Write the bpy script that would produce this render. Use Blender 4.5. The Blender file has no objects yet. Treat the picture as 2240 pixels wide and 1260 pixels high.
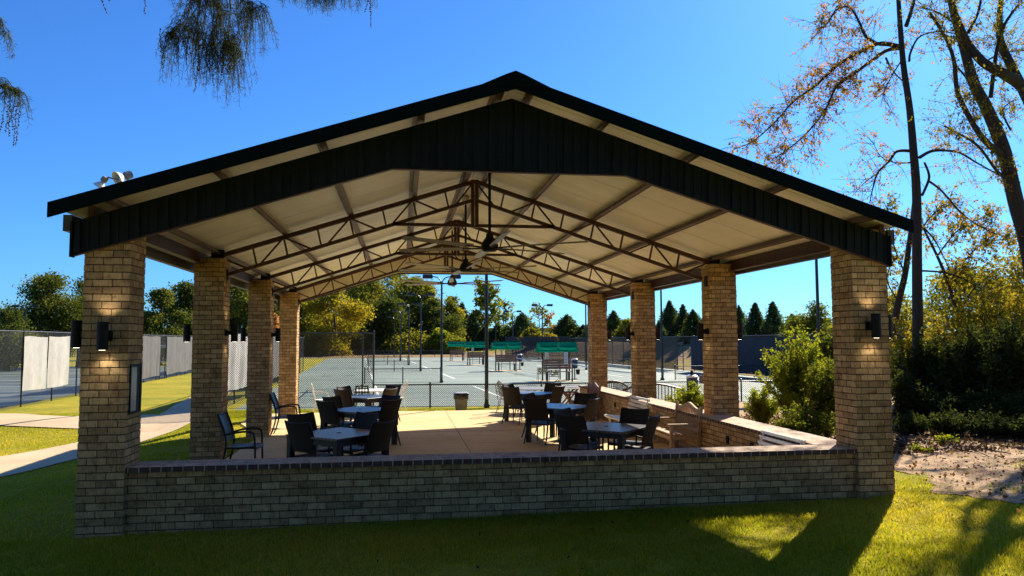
import bpy, math, random
import numpy as np
from mathutils import Vector, Matrix
random.seed(7); RNG = np.random.default_rng(7)
R = math.radians
scene = bpy.context.scene
COL = scene.collection

# ------------------------------------------------------------------ materials
def new_mat(name):
    m = bpy.data.materials.new(name); m.use_nodes = True
    nt = m.node_tree; nt.nodes.clear()
    out = nt.nodes.new('ShaderNodeOutputMaterial')
    return m, nt, out
def N(nt, t, **kw):
    n = nt.nodes.new(t)
    for k, v in kw.items(): setattr(n, k, v)
    return n
def ramp(nt, fac, stops):
    r = N(nt, 'ShaderNodeValToRGB')
    els = r.color_ramp.elements
    while len(els) < len(stops): els.new(0.5)
    for e, (p, c) in zip(els, stops):
        e.position = p; e.color = (*c, 1)
    nt.links.new(fac, r.inputs[0]); return r.outputs[0]
def coords(nt, kind='Object', scale=(1, 1, 1)):
    tc = N(nt, 'ShaderNodeTexCoord'); mp = N(nt, 'ShaderNodeMapping')
    mp.inputs['Scale'].default_value = scale
    nt.links.new(tc.outputs[kind], mp.inputs[0]); return mp.outputs[0]
def noise(nt, vec, scale, detail=4, rough=.55):
    n = N(nt, 'ShaderNodeTexNoise'); n.inputs['Scale'].default_value = scale
    n.inputs['Detail'].default_value = detail; n.inputs['Roughness'].default_value = rough
    nt.links.new(vec, n.inputs['Vector']); return n.outputs[0]
def mixc(nt, fac, a, b, mode='MIX'):
    m = N(nt, 'ShaderNodeMix', data_type='RGBA', blend_type=mode)
    for i, v in ((0, fac), (6, a), (7, b)):
        if isinstance(v, (int, float)): m.inputs[i].default_value = v
        elif isinstance(v, tuple): m.inputs[i].default_value = (*v, 1)
        else: nt.links.new(v, m.inputs[i])
    return m.outputs[2]
def bsdf(nt, out, col, rough=.6, metal=0, bump=None, bstr=.3, bdist=.01, spec=.5):
    b = N(nt, 'ShaderNodeBsdfPrincipled')
    if isinstance(col, tuple): b.inputs['Base Color'].default_value = (*col, 1)
    else: nt.links.new(col, b.inputs['Base Color'])
    if isinstance(rough, (int, float)): b.inputs['Roughness'].default_value = rough
    else: nt.links.new(rough, b.inputs['Roughness'])
    b.inputs['Metallic'].default_value = metal
    b.inputs['Specular IOR Level'].default_value = spec
    if bump is not None:
        bp = N(nt, 'ShaderNodeBump'); bp.inputs['Strength'].default_value = bstr; bp.inputs['Distance'].default_value = bdist
        nt.links.new(bump, bp.inputs['Height']); nt.links.new(bp.outputs[0], b.inputs['Normal'])
    nt.links.new(b.outputs[0], out.inputs[0]); return b
def plain(name, col, rough=.6, metal=0, var=.25, scale=6, bump=.15, coord='Object', stretch=(1, 1, 1), spec=.5):
    m, nt, out = new_mat(name)
    v = coords(nt, coord, stretch); n = noise(nt, v, scale, 6, .6)
    lo = tuple(c * (1 - var) for c in col); hi = tuple(min(1, c * (1 + var)) for c in col)
    c = ramp(nt, n, [(.3, lo), (.7, hi)])
    bsdf(nt, out, c, rough, metal, n, bump, .01, spec); return m
def brick_mat(name, c1, c2, mortar, bw=.2032, rh=.0813, ms=.0055, streak=True):
    m, nt, out = new_mat(name)
    uv = coords(nt, 'UV')
    b = N(nt, 'ShaderNodeTexBrick')
    b.inputs['Scale'].default_value = 1; b.inputs['Brick Width'].default_value = bw; b.inputs['Row Height'].default_value = rh
    b.inputs['Mortar Size'].default_value = ms; b.inputs['Mortar Smooth'].default_value = .25; b.inputs['Bias'].default_value = 0
    b.inputs['Color1'].default_value = (*c1, 1); b.inputs['Color2'].default_value = (*c2, 1); b.inputs['Mortar'].default_value = (*mortar, 1)
    # slight waviness of the courses
    wn = N(nt, 'ShaderNodeTexNoise'); wn.inputs['Scale'].default_value = 9; nt.links.new(uv, wn.inputs['Vector'])
    va = N(nt, 'ShaderNodeVectorMath', operation='MULTIPLY_ADD'); va.inputs[1].default_value = (.008, .008, 0)
    nt.links.new(wn.outputs['Color'], va.inputs[0]); nt.links.new(uv, va.inputs[2]); nt.links.new(va.outputs[0], b.inputs['Vector'])
    mp = N(nt, 'ShaderNodeMapping'); mp.inputs['Scale'].default_value = (60, 11, 1); nt.links.new(uv, mp.inputs[0])
    st = noise(nt, mp.outputs[0], 1.0, 3, .6)
    mp2 = N(nt, 'ShaderNodeMapping'); mp2.inputs['Scale'].default_value = (9, 9, 1); nt.links.new(uv, mp2.inputs[0])
    bl = noise(nt, mp2.outputs[0], 1.0, 5, .65)
    big = noise(nt, uv, .8, 3, .5)
    c = mixc(nt, 1.0, b.outputs[0], ramp(nt, st, [(.30, (.66, .62, .57)), (.5, (1, 1, 1)), (.75, (1.22, 1.18, 1.1))]), 'MULTIPLY')
    c = mixc(nt, 1.0, c, ramp(nt, bl, [(.34, (.62, .55, .5)), (.48, (1, 1, 1)), (.7, (1.12, 1.1, 1.05))]), 'MULTIPLY')
    c = mixc(nt, 1.0, c, ramp(nt, big, [(.3, (.86, .84, .8)), (.7, (1.08, 1.08, 1.06))]), 'MULTIPLY')
    inv = N(nt, 'ShaderNodeMath', operation='SUBTRACT'); inv.inputs[0].default_value = 1; nt.links.new(b.outputs['Fac'], inv.inputs[1])
    ad = N(nt, 'ShaderNodeMath', operation='MULTIPLY_ADD'); ad.inputs[1].default_value = .35; nt.links.new(st, ad.inputs[0]); nt.links.new(inv.outputs[0], ad.inputs[2])
    bsdf(nt, out, c, .88, 0, ad.outputs[0], .8, .012, .25); return m
def leaf_mat(name, stops, trans=.45, rough=.75):
    m, nt, out = new_mat(name)
    at = N(nt, 'ShaderNodeAttribute', attribute_name='rnd')
    c = ramp(nt, at.outputs['Fac'], stops)
    p = N(nt, 'ShaderNodeBsdfPrincipled'); nt.links.new(c, p.inputs['Base Color']); p.inputs['Roughness'].default_value = rough
    p.inputs['Specular IOR Level'].default_value = .03
    t = N(nt, 'ShaderNodeBsdfTranslucent')
    g = mixc(nt, 1.0, c, (1.5, 1.45, .7), 'MULTIPLY'); nt.links.new(g, t.inputs[0])
    mx = N(nt, 'ShaderNodeMixShader'); mx.inputs[0].default_value = trans
    nt.links.new(p.outputs[0], mx.inputs[1]); nt.links.new(t.outputs[0], mx.inputs[2]); nt.links.new(mx.outputs[0], out.inputs[0])
    return m
def emit(name, col, s):
    m, nt, out = new_mat(name)
    e = N(nt, 'ShaderNodeEmission'); e.inputs[0].default_value = (*col, 1); e.inputs[1].default_value = s
    nt.links.new(e.outputs[0], out.inputs[0]); return m

M = {}
M['brick'] = brick_mat('brick', (.60, .395, .185), (.33, .205, .09), (.135, .082, .045))
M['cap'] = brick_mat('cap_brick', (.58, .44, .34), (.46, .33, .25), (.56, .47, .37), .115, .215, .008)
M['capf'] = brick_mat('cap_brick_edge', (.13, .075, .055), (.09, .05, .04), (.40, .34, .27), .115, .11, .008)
M['gable'] = plain('dark_green_metal', (.0042, .0092, .0098), .6, 0, .3, 2, .02, spec=.25)
M['trim'] = plain('green_trim', (.0022, .0065, .0048), .7, 0, .2, 3, .02, spec=.08)
M['roof'] = plain('green_roof', (.02, .12, .08), .4, 0, .2, 3, .02)
M['flash'] = plain('pale_flashing', (.07, .058, .042), .5, 0, .15, 3, .05)
M['steel'] = plain('red_oxide_steel', (.062, .019, .012), .5, 0, .35, 9, .1)
M['purlin'] = plain('purlin_steel', (.13, .070, .045), .5, 0, .35, 5, .1)
M['black'] = plain('black_metal', (.008, .0075, .007), .6, 0, .3, 20, .05, spec=.25)
M['pole'] = plain('pole_paint', (.013, .015, .018), .4, 0, .3, 4, .03)
M['frame'] = plain('chair_frame', (.014, .010, .008), .5, 0, .3, 18, .08, spec=.35)
M['sling'] = plain('blue_black_sling', (.016, .020, .028), .5, 0, .2, 120, .15)
M['tabletop'] = None
M['white'] = plain('white_paint', (.78, .77, .74), .5, 0, .08, 5, .05)
M['offwhite'] = plain('off_white_plastic', (.7, .68, .62), .5, 0, .1, 5, .05)
M['chrome'] = plain('spun_aluminium', (.75, .75, .74), .22, .9, .06, 4, .02)
M['canvas'] = plain('green_canvas', (.005, .21, .125), .75, 0, .12, 7, .2)
M['plank'] = plain('brown_plank', (.30, .13, .075), .6, 0, .3, 6, .15, stretch=(2, 14, 14))
M['blue'] = plain('blue_plastic', (.012, .035, .13), .35, 0, .15, 6, .03)
M['bingrey'] = plain('grey_bin_plastic', (.16, .155, .145), .5, 0, .15, 5, .05)
M['liner'] = plain('black_liner', (.012, .012, .013), .25, 0, .3, 12, .5)
M['linerlight'] = plain('clear_liner', (.5, .5, .52), .3, 0, .3, 16, .6)
M['screen'] = plain('white_windscreen', (.33, .318, .29), .85, 0, .14, 2.5, .3)
M['screengrey'] = plain('grey_windscreen', (.065, .064, .064), .85, 0, .2, 2.0, .3)
M['screennavy'] = plain('navy_windscreen', (.018, .022, .032), .8, 0, .25, 2.0, .2)
M['bark'] = plain('bark', (.07, .05, .037), .9, 0, .5, 5, .9, stretch=(6, 6, 1.2))
M['barkdark'] = plain('dark_bark', (.035, .026, .02), .9, 0, .4, 6, .9, stretch=(6, 6, 1.2))
M['whouse'] = plain('warehouse_wall', (.62, .60, .60), .6, 0, .06, 1, .05)
M['glass'] = plain('noticeboard_glass', (.16, .21, .22), .2, 0, .2, 2, 0)
M['wire'] = plain('fence_wire', (.022, .023, .025), .5, 0, .2, 9, 0)
M['iron'] = plain('wrought_iron', (.13, .115, .10), .5, 0, .3, 14, .1)
M['railbrown'] = plain('brown_rail', (.05, .025, .02), .5, 0, .3, 10, .1)
M['teak'] = plain('weathered_teak', (.40, .27, .15), .75, 0, .4, 7, .35, stretch=(3, 3, 16))
M['teakred'] = plain('oiled_teak', (.20, .085, .045), .6, 0, .35, 7, .25, stretch=(3, 3, 16))
M['line'] = plain('court_line', (.78, .78, .75), .7, 0, .1, 3, .05)
M['lampglow'] = emit('lamp_glow', (1, .86, .62), 6)
M['soil'] = None
def special():
    # woven chair back
    m, nt, out = new_mat('brown_weave'); uv = coords(nt, 'UV', (70, 70, 70))
    ck = N(nt, 'ShaderNodeTexChecker'); ck.inputs['Scale'].default_value = 1
    nt.links.new(uv, ck.inputs[0]); ck.inputs[1].default_value = (.040, .026, .015, 1); ck.inputs[2].default_value = (.016, .011, .007, 1)
    bsdf(nt, out, ck.outputs[0], .6, 0, ck.outputs['Fac'], .6, .004, .25); M['weave'] = m
    # slatted blue-grey table top
    m, nt, out = new_mat('slatted_top'); v = coords(nt, 'Object', (1, 1, 1))
    w = N(nt, 'ShaderNodeTexWave', wave_type='BANDS', bands_direction='Y', wave_profile='SIN'); w.inputs['Scale'].default_value = 3.9
    w.inputs['Distortion'].default_value = 0; nt.links.new(v, w.inputs[0])
    g = noise(nt, coords(nt, 'Object', (3, 30, 3)), 3, 5)
    base = ramp(nt, g, [(.3, (.06, .062, .068)), (.7, (.115, .117, .125))])
    c = mixc(nt, ramp(nt, w.outputs[1], [(.10, (1, 1, 1)), (.24, (0, 0, 0))]), base, (.012, .012, .012))
    bsdf(nt, out, c, .33, 0, w.outputs[1], .15, .004); M['tabletop'] = m
    # patio concrete
    m, nt, out = new_mat('tan_concrete'); v = coords(nt)
    n1 = noise(nt, v, .7, 5, .6); n2 = noise(nt, v, 14, 6, .7); n3 = noise(nt, coords(nt, 'Object', (.5, 3, 1)), 2, 4)
    c = ramp(nt, n1, [(.3, (.58, .42, .205)), (.5, (.65, .49, .25)), (.72, (.71, .55, .31))])
    c = mixc(nt, 1, c, ramp(nt, n2, [(.3, (.86, .84, .82)), (.6, (1.04, 1.04, 1.04))]), 'MULTIPLY')
    c = mixc(nt, 1, c, ramp(nt, n3, [(.35, (.90, .88, .86)), (.6, (1.03, 1.03, 1.03))]), 'MULTIPLY')
    n4 = noise(nt, v, 1.9, 7, .75); c = mixc(nt, 1, c, ramp(nt, n4, [(.30, (.70, .62, .55)), (.40, (1, 1, 1))]), 'MULTIPLY')
    bsdf(nt, out, c, .8, 0, n2, .15, .004, .12); M['concrete'] = m
    m, nt, out = new_mat('path_concrete'); v = coords(nt)
    n1 = noise(nt, v, .9, 5, .6); n2 = noise(nt, v, 22, 6, .7)
    c = ramp(nt, n1, [(.3, (.46, .335, .19)), (.7, (.58, .44, .26))])
    c = mixc(nt, 1, c, ramp(nt, n2, [(.3, (.85, .84, .82)), (.6, (1.04, 1.04, 1.04))]), 'MULTIPLY')
    bsdf(nt, out, c, .8, 0, n2, .2, .004); M['path'] = m
    # ceiling insulation facing
    m, nt, out = new_mat('cream_ceiling'); v = coords(nt)
    n1 = noise(nt, coords(nt, 'Object', (1, .25, 1)), 3, 5, .6); n2 = noise(nt, v, .8, 3)
    c = ramp(nt, n1, [(.3, (.88, .82, .63)), (.7, (.94, .89, .72))])
    c = mixc(nt, 1, c, ramp(nt, n2, [(.3, (.88, .86, .82)), (.7, (1.05, 1.05, 1.05))]), 'MULTIPLY')
    sx = N(nt, 'ShaderNodeSeparateXYZ'); nt.links.new(v, sx.inputs[0])
    pp = N(nt, 'ShaderNodeMath', operation='PINGPONG'); pp.inputs[1].default_value = .61; nt.links.new(sx.outputs[1], pp.inputs[0])
    c = mixc(nt, 1, c, ramp(nt, pp.outputs[0], [(.004, (.62, .58, .5)), (.013, (.93, .92, .90)), (.08, (1, 1, 1))]), 'MULTIPLY')
    st = noise(nt, coords(nt, 'Object', (.5, 2.2, 1)), 1.1, 6, .7)
    c = mixc(nt, 1, c, ramp(nt, st, [(.3, (.90, .89, .86)), (.5, (1, 1, 1))]), 'MULTIPLY')
    bsdf(nt, out, c, .45, 0, n1, .35, .02); M['ceiling'] = m
    # ground: lawn soil and turf
    m, nt, out = new_mat('turf'); v = coords(nt)
    n1 = noise(nt, v, .35, 5, .6); n2 = noise(nt, v, 5, 6, .7); n3 = noise(nt, v, 60, 3, .7)
    c = ramp(nt, n1, [(.3, (.19, .21, .02)), (.5, (.30, .27, .026)), (.7, (.40, .31, .035))])
    c = mixc(nt, 1, c, ramp(nt, n2, [(.3, (.68, .72, .65)), (.65, (1.12, 1.1, 1.05))]), 'MULTIPLY')
    c = mixc(nt, 1, c, ramp(nt, n3, [(.3, (.55, .58, .5)), (.65, (1.25, 1.2, 1.1))]), 'MULTIPLY')
    bsdf(nt, out, c, .95, 0, n3, .6, .03, .1); M['turf'] = m
    m, nt, out = new_mat('drygrass'); v = coords(nt)
    n1 = noise(nt, v, .25, 5, .6); n2 = noise(nt, v, 3, 6, .7)
    c = ramp(nt, n1, [(.35, (.30, .23, .11)), (.55, (.34, .22, .12)), (.7, (.24, .21, .05))])
    c = mixc(nt, 1, c, ramp(nt, n2, [(.3, (.6, .6, .6)), (.65, (1.15, 1.1, 1.05))]), 'MULTIPLY')
    bsdf(nt, out, c, .95, 0, n2, .6, .05, .1); M['drygrass'] = m
    m, nt, out = new_mat('bare_dirt'); v = coords(nt)
    n1 = noise(nt, v, 1.6, 6, .65); n2 = noise(nt, v, 16, 6, .75); vor = N(nt, 'ShaderNodeTexVoronoi'); vor.inputs['Scale'].default_value = 22
    nt.links.new(v, vor.inputs[0])
    c = ramp(nt, n1, [(.3, (.30, .195, .105)), (.5, (.47, .32, .19)), (.7, (.58, .41, .26))])
    c = mixc(nt, 1, c, ramp(nt, n2, [(.35, (.45, .42, .40)), (.55, (1.02, 1.0, .98)), (.75, (1.2, 1.2, 1.2))]), 'MULTIPLY')
    c = mixc(nt, ramp(nt, vor.outputs[0], [(.06, (.75, .75, .75)), (.14, (0, 0, 0))]), c, (.16, .085, .04))
    bsdf(nt, out, c, .95, 0, n2, .8, .03, .1); M['dirt'] = m
    m, nt, out = new_mat('court_clay'); v = coords(nt)
    n1 = noise(nt, coords(nt, 'Object', (.12, .9, 1)), 1.2, 6, .65); n2 = noise(nt, v, .15, 4)
    c = ramp(nt, n1, [(.25, (.115, .160, .125)), (.5, (.175, .22, .178)), (.75, (.245, .285, .23))])
    c = mixc(nt, 1, c, ramp(nt, n2, [(.3, (.85, .88, .9)), (.7, (1.1, 1.1, 1.08))]), 'MULTIPLY')
    bsdf(nt, out, c, .7, 0, n1, .1, .01, .3); M['court'] = m
    m, nt, out = new_mat('damp_court'); v = coords(nt)
    n1 = noise(nt, coords(nt, 'Object', (.15, .8, 1)), .9, 6, .7)
    c = ramp(nt, n1, [(.35, (.05, .075, .075)), (.6, (.15, .18, .16))])
    rg = N(nt, 'ShaderNodeMapRange'); rg.inputs[1].default_value = .35; rg.inputs[2].default_value = .6; rg.inputs[3].default_value = .16; rg.inputs[4].default_value = .7
    nt.links.new(n1, rg.inputs[0]); bsdf(nt, out, c, rg.outputs[0], 0, n1, .03, .005, .5); M['damp'] = m
special()
G = dict(
 oak=[(0, (.035, .052, .014)), (.5, (.085, .105, .020)), (.85, (.17, .17, .026)), (1, (.27, .22, .03))],
 dark=[(0, (.036, .052, .018)), (.6, (.082, .105, .025)), (1, (.20, .195, .036))],
 yellow=[(0, (.08, .095, .016)), (.35, (.20, .18, .024)), (.75, (.36, .27, .03)), (.92, (.42, .22, .05)), (1, (.45, .15, .08))],
 olive=[(0, (.08, .095, .018)), (.5, (.19, .19, .027)), (1, (.38, .31, .036))],
 conifer=[(0, (.036, .058, .026)), (.6, (.08, .11, .036)), (1, (.16, .17, .05))],
 poplar=[(0, (.08, .11, .02)), (.6, (.16, .185, .03)), (1, (.3, .26, .04))],
 lime=[(0, (.08, .12, .014)), (.5, (.17, .21, .02)), (1, (.32, .29, .035))],
 shrub=[(0, (.04, .06, .014)), (.5, (.09, .115, .018)), (1, (.24, .22, .035))],
 autumn=[(0, (.09, .09, .02)), (.35, (.24, .17, .024)), (.7, (.38, .18, .04)), (1, (.42, .14, .08))],
 gold=[(0, (.06, .075, .014)), (.5, (.21, .18, .022)), (1, (.40, .27, .035))],
 cypress=[(0, (.02, .032, .010)), (.6, (.045, .06, .014)), (1, (.12, .11, .025))],
 litter=[(0, (.05, .03, .018)), (.6, (.13, .07, .035)), (1, (.30, .15, .06))],
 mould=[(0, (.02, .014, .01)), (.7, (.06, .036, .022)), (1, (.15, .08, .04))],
 under=[(0, (.018, .028, .012)), (.65, (.042, .058, .018)), (.92, (.09, .10, .026)), (1, (.2, .17, .03))],
 orange=[(0, (.3, .12, .04)), (1, (.5, .26, .14))])
for k, v in G.items(): M['leaf_' + k] = leaf_mat('leaf_' + k, v, .5 if k in ('yellow', 'lime', 'autumn', 'gold', 'shrub', 'cypress', 'poplar', 'orange') else .35)
def canvas():
    m, nt, out = new_mat('green_canvas'); v = coords(nt); n = noise(nt, v, 7, 5)
    c = ramp(nt, n, [(.3, (.004, .22, .13)), (.7, (.008, .30, .18))])
    d = N(nt, 'ShaderNodeBsdfDiffuse'); t = N(nt, 'ShaderNodeBsdfTranslucent'); mx = N(nt, 'ShaderNodeMixShader'); mx.inputs[0].default_value = .42
    nt.links.new(c, d.inputs[0]); nt.links.new(c, t.inputs[0]); nt.links.new(d.outputs[0], mx.inputs[1]); nt.links.new(t.outputs[0], mx.inputs[2]); nt.links.new(mx.outputs[0], out.inputs[0]); M['canvas'] = m
canvas()
M['blade'] = leaf_mat('grass_blade', [(0, (.14, .17, .014)), (.5, (.29, .29, .024)), (.85, (.44, .36, .038)), (1, (.52, .40, .12))], .55)

# ------------------------------------------------------------------ mesh helpers
class MB:
    def __init__(s): s.v = []; s.f = []
    def add(s, vs, fs):
        o = len(s.v); s.v += [tuple(p) for p in vs]; s.f += [tuple(i + o for i in f) for f in fs]; return s
    def box(s, x0, x1, y0, y1, z0, z1):
        return s.add([(x0,y0,z0),(x1,y0,z0),(x1,y1,z0),(x0,y1,z0),(x0,y0,z1),(x1,y0,z1),(x1,y1,z1),(x0,y1,z1)],
                     [(0,3,2,1),(4,5,6,7),(0,1,5,4),(1,2,6,5),(2,3,7,6),(3,0,4,7)])
    def beam(s, a, b, w, h, up=(0, 0, 1)):
        a, b = Vector(a), Vector(b); d = (b - a).normalized(); up = Vector(up)
        sx = d.cross(up)
        if sx.length < 1e-4: sx = d.cross(Vector((1, 0, 0)))
        sx.normalize(); sz = sx.cross(d)
        vs = []
        for p in (a, b):
            for i, j in ((-1,-1),(1,-1),(1,1),(-1,1)): vs.append(p + sx*(i*w/2) + sz*(j*h/2))
        return s.add(vs, [(0,1,2,3),(7,6,5,4),(0,4,5,1),(1,5,6,2),(2,6,7,3),(3,7,4,0)])
    def tube(s, pts, r, n=8, cap=True):
        pts = [Vector(p) for p in pts]; rs = r if isinstance(r, (list, tuple)) else [r] * len(pts)
        o = len(s.v); u = None
        for i, p in enumerate(pts):
            d = (pts[min(i+1, len(pts)-1)] - pts[max(i-1, 0)])
            if d.length < 1e-9: d = Vector((0, 0, 1))
            d.normalize()
            if u is None:
                u = d.cross(Vector((0, 0, 1)))
                if u.length < .05: u = d.cross(Vector((1, 0, 0)))
            else: u = u - d * u.dot(d)
            if u.length < 1e-6: u = d.cross(Vector((0, 1, .1)))
            u.normalize(); w = d.cross(u)
            for k in range(n):
                a = 2*math.pi*k/n; s.v.append(tuple(p + u*(rs[i]*math.cos(a)) + w*(rs[i]*math.sin(a))))
        for i in range(len(pts)-1):
            for k in range(n):
                k2 = (k+1) % n
                s.f.append((o+i*n+k, o+i*n+k2, o+(i+1)*n+k2, o+(i+1)*n+k))
        if cap:
            s.f.append(tuple(o+k for k in range(n))[::-1]); s.f.append(tuple(o+(len(pts)-1)*n+k for k in range(n)))
        return s
    def lathe(s, prof, c=(0, 0, 0), n=20, axis=None):
        c = Vector(c); q = Vector((0, 0, 1)).rotation_difference(Vector(axis)) if axis else None
        o = len(s.v)
        for r, z in prof:
            for k in range(n):
                a = 2*math.pi*k/n; p = Vector((r*math.cos(a), r*math.sin(a), z))
                if q: p = q @ p
                s.v.append(tuple(c + p))
        for i in range(len(prof)-1):
            for k in range(n):
                k2 = (k+1) % n; s.f.append((o+i*n+k, o+i*n+k2, o+(i+1)*n+k2, o+(i+1)*n+k))
        s.f.append(tuple(o+k for k in range(n))[::-1]); s.f.append(tuple(o+(len(prof)-1)*n+k for k in range(n)))
        return s
    def prism(s, poly, y0, y1, plane='xz'):
        n = len(poly)
        f = (lambda a, b, t: (a, t, b)) if plane == 'xz' else ((lambda a, b, t: (t, a, b)) if plane == 'yz' else (lambda a, b, t: (a, b, t)))
        vs = [f(a, b, y0) for a, b in poly] + [f(a, b, y1) for a, b in poly]
        fs = [tuple(range(n)), tuple(range(2*n-1, n-1, -1))] + [(i, i+n, (i+1) % n + n, (i+1) % n) for i in range(n)]
        return s.add(vs, fs)
    def sheet(s, grid):
        nr, nc = len(grid), len(grid[0]); o = len(s.v)
        for row in grid: s.v += [tuple(p) for p in row]
        for i in range(nr-1):
            for j in range(nc-1): s.f.append((o+i*nc+j, o+i*nc+j+1, o+(i+1)*nc+j+1, o+(i+1)*nc+j))
        return s
    def mesh(s, name, mat, smooth=False, recalc=True, bevel=0):
        me = bpy.data.meshes.new(name); me.from_pydata(s.v, [], s.f)
        if recalc or bevel:
            import bmesh
            bm = bmesh.new(); bm.from_mesh(me)
            if recalc: bmesh.ops.recalc_face_normals(bm, faces=bm.faces)
            if bevel: bmesh.ops.bevel(bm, geom=[e for e in bm.edges], offset=bevel, segments=1, affect='EDGES', clamp_overlap=True)
            bm.to_mesh(me); bm.free()
        me.materials.append(mat)
        nl = len(me.loops); co = np.empty(len(me.vertices)*3, 'f'); me.vertices.foreach_get('co', co); co = co.reshape(-1, 3)
        vi = np.empty(nl, 'i'); me.loops.foreach_get('vertex_index', vi)
        fn = np.empty(len(me.polygons)*3, 'f'); me.polygons.foreach_get('normal', fn); fn = fn.reshape(-1, 3)
        tot = np.empty(len(me.polygons), 'i'); me.polygons.foreach_get('loop_total', tot)
        ln = np.abs(np.repeat(fn, tot, axis=0)); p = co[vi]; ax = ln.argmax(1)
        uv = np.where((ax == 2)[:, None], p[:, [0, 1]], np.where((ax == 0)[:, None], p[:, [1, 2]], p[:, [0, 2]]))
        l = me.uv_layers.new(name='UVMap'); l.data.foreach_set('uv', uv.astype('f').ravel())
        if smooth: me.polygons.foreach_set('use_smooth', np.ones(len(me.polygons), bool))
        return me
    def build(s, name, mat, parent=None, smooth=False, loc=None, rz=None, bevel=0, recalc=True):
        o = bpy.data.objects.new(name, s.mesh(name, mat, smooth, recalc, bevel)); COL.objects.link(o)
        if parent: o.parent = parent
        if loc: o.location = loc
        if rz is not None: o.rotation_euler.z = rz
        return o
def tag(o, label=None, cat=None, group=None, kind=None):
    for k, v in (('label', label), ('category', cat), ('group', group), ('kind', kind)):
        if v: o[k] = v
    return o
def thing(name, label, cat, loc=(0, 0, 0), rz=0, group=None):
    o = bpy.data.objects.new(name, None); COL.objects.link(o); o.location = loc; o.rotation_euler.z = rz
    o.empty_display_size = .2
    return tag(o, label, cat, group)
KIDS = {}
def dup(root, label, loc, rz=0, group=None, scale=None):
    def cp(o, par):
        c = o.copy(); COL.objects.link(c)
        if par: c.parent = par
        for ch in list(o.children): cp(ch, c)
        return c
    r = cp(root, None); r.location = loc; r.rotation_euler.z = rz; r['label'] = label
    if group: r['group'] = group
    if scale: r.scale = scale
    return r
def fast_mesh(name, verts, faces_flat, nper, mat, rnd=None, smooth=False):
    me = bpy.data.meshes.new(name); nv = len(verts); nf = len(faces_flat)//nper
    me.vertices.add(nv); me.vertices.foreach_set('co', verts.astype('f').ravel())
    me.loops.add(nf*nper); me.loops.foreach_set('vertex_index', faces_flat.astype('i'))
    me.polygons.add(nf); me.polygons.foreach_set('loop_start', np.arange(0, nf*nper, nper, dtype='i'))
    me.update(calc_edges=True); me.validate()
    if rnd is not None:
        a = me.attributes.new('rnd', 'FLOAT', 'FACE'); a.data.foreach_set('value', rnd.astype('f'))
    me.materials.append(mat); return me
def leaves_mesh(name, pts, size, mat, rnd, aspect=.5, droop=None, vary=.4):
    """one small folded diamond of leaf per point"""
    n = len(pts); d = RNG.normal(size=(n, 3))
    if droop is not None: d = d*(1-abs(droop)) + np.array([0, 0, -1.0])*droop*1.5
    d /= np.linalg.norm(d, axis=1)[:, None] + 1e-9
    q = RNG.normal(size=(n, 3)); s = np.cross(d, q); s /= np.linalg.norm(s, axis=1)[:, None] + 1e-9
    L = size*(1 + vary*RNG.uniform(-1, 1, n))[:, None]; w = L*aspect*.5
    v = np.stack([pts, pts + d*L*.5 + s*w, pts + d*L, pts + d*L*.5 - s*w], 1).reshape(-1, 3)
    return fast_mesh(name, v, np.arange(4*n), 4, mat, rnd)
def link_mesh(name, me, parent=None, loc=None):
    o = bpy.data.objects.new(name, me); COL.objects.link(o)
    if parent: o.parent = parent
    if loc: o.location = loc
    return o

# ------------------------------------------------------------------ camera
CAM = Vector((3.4876, -8.9197, 2.148)); YAW, PIT, ROL, FPX = .1437, .0695, -.0035, 1656.5
fw = Vector((math.sin(YAW)*math.cos(PIT), math.cos(YAW)*math.cos(PIT), math.sin(PIT)))
rt = Vector((math.cos(YAW), -math.sin(YAW), 0)); up = rt.cross(fw)
rt, up = math.cos(ROL)*rt + math.sin(ROL)*up, -math.sin(ROL)*rt + math.cos(ROL)*up
cam = bpy.data.cameras.new('camera'); co = bpy.data.objects.new('camera', cam); COL.objects.link(co)
co.matrix_world = Matrix(((rt.x, up.x, -fw.x, CAM.x), (rt.y, up.y, -fw.y, CAM.y), (rt.z, up.z, -fw.z, CAM.z), (0, 0, 0, 1)))
cam.sensor_width = 36; cam.lens = FPX/2240*36; cam.clip_end = 2000; scene.camera = co
def at(px, py, Y=None, Z=None, D=None):
    """where a point of the survey photograph lies on the plane y=Y or z=Z"""
    r = rt*((px-1120)/FPX) + up*((630-py)/FPX) + fw
    t = (Y-CAM.y)/r.y if Y is not None else (Z-CAM.z)/r.z
    return CAM + r*t

# ------------------------------------------------------------------ light and sky
SUN_EL, SUN_AZ = R(33.6), R(39.6)
w = bpy.data.worlds.new('World'); scene.world = w; w.use_nodes = True
nt = w.node_tree; nt.nodes.clear()
sky = nt.nodes.new('ShaderNodeTexSky'); sky.sky_type = 'NISHITA'; sky.sun_disc = False
sky.sun_elevation = SUN_EL; sky.sun_rotation = SUN_AZ; sky.air_density = 1.0; sky.dust_density = .4; sky.ozone_density = .6; sky.altitude = 100
bg = nt.nodes.new('ShaderNodeBackground'); bg.inputs[1].default_value = .05
wo = nt.nodes.new('ShaderNodeOutputWorld'); hs = nt.nodes.new('ShaderNodeMix'); hs.data_type = 'RGBA'; hs.blend_type = 'MULTIPLY'; hs.inputs[0].default_value = 1
hs.inputs[7].default_value = (.30, .76, 1.5, 1)   # the photograph's deep autumn blue
nt.links.new(sky.outputs[0], hs.inputs[6]); nt.links.new(hs.outputs[2], bg.inputs[0]); nt.links.new(bg.outputs[0], wo.inputs[0])
sl = bpy.data.lights.new('sun', 'SUN'); sl.energy = 5.0; sl.angle = R(.5); sl.color = (1, .90, .74)
so = bpy.data.objects.new('sun', sl); COL.objects.link(so)
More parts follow.
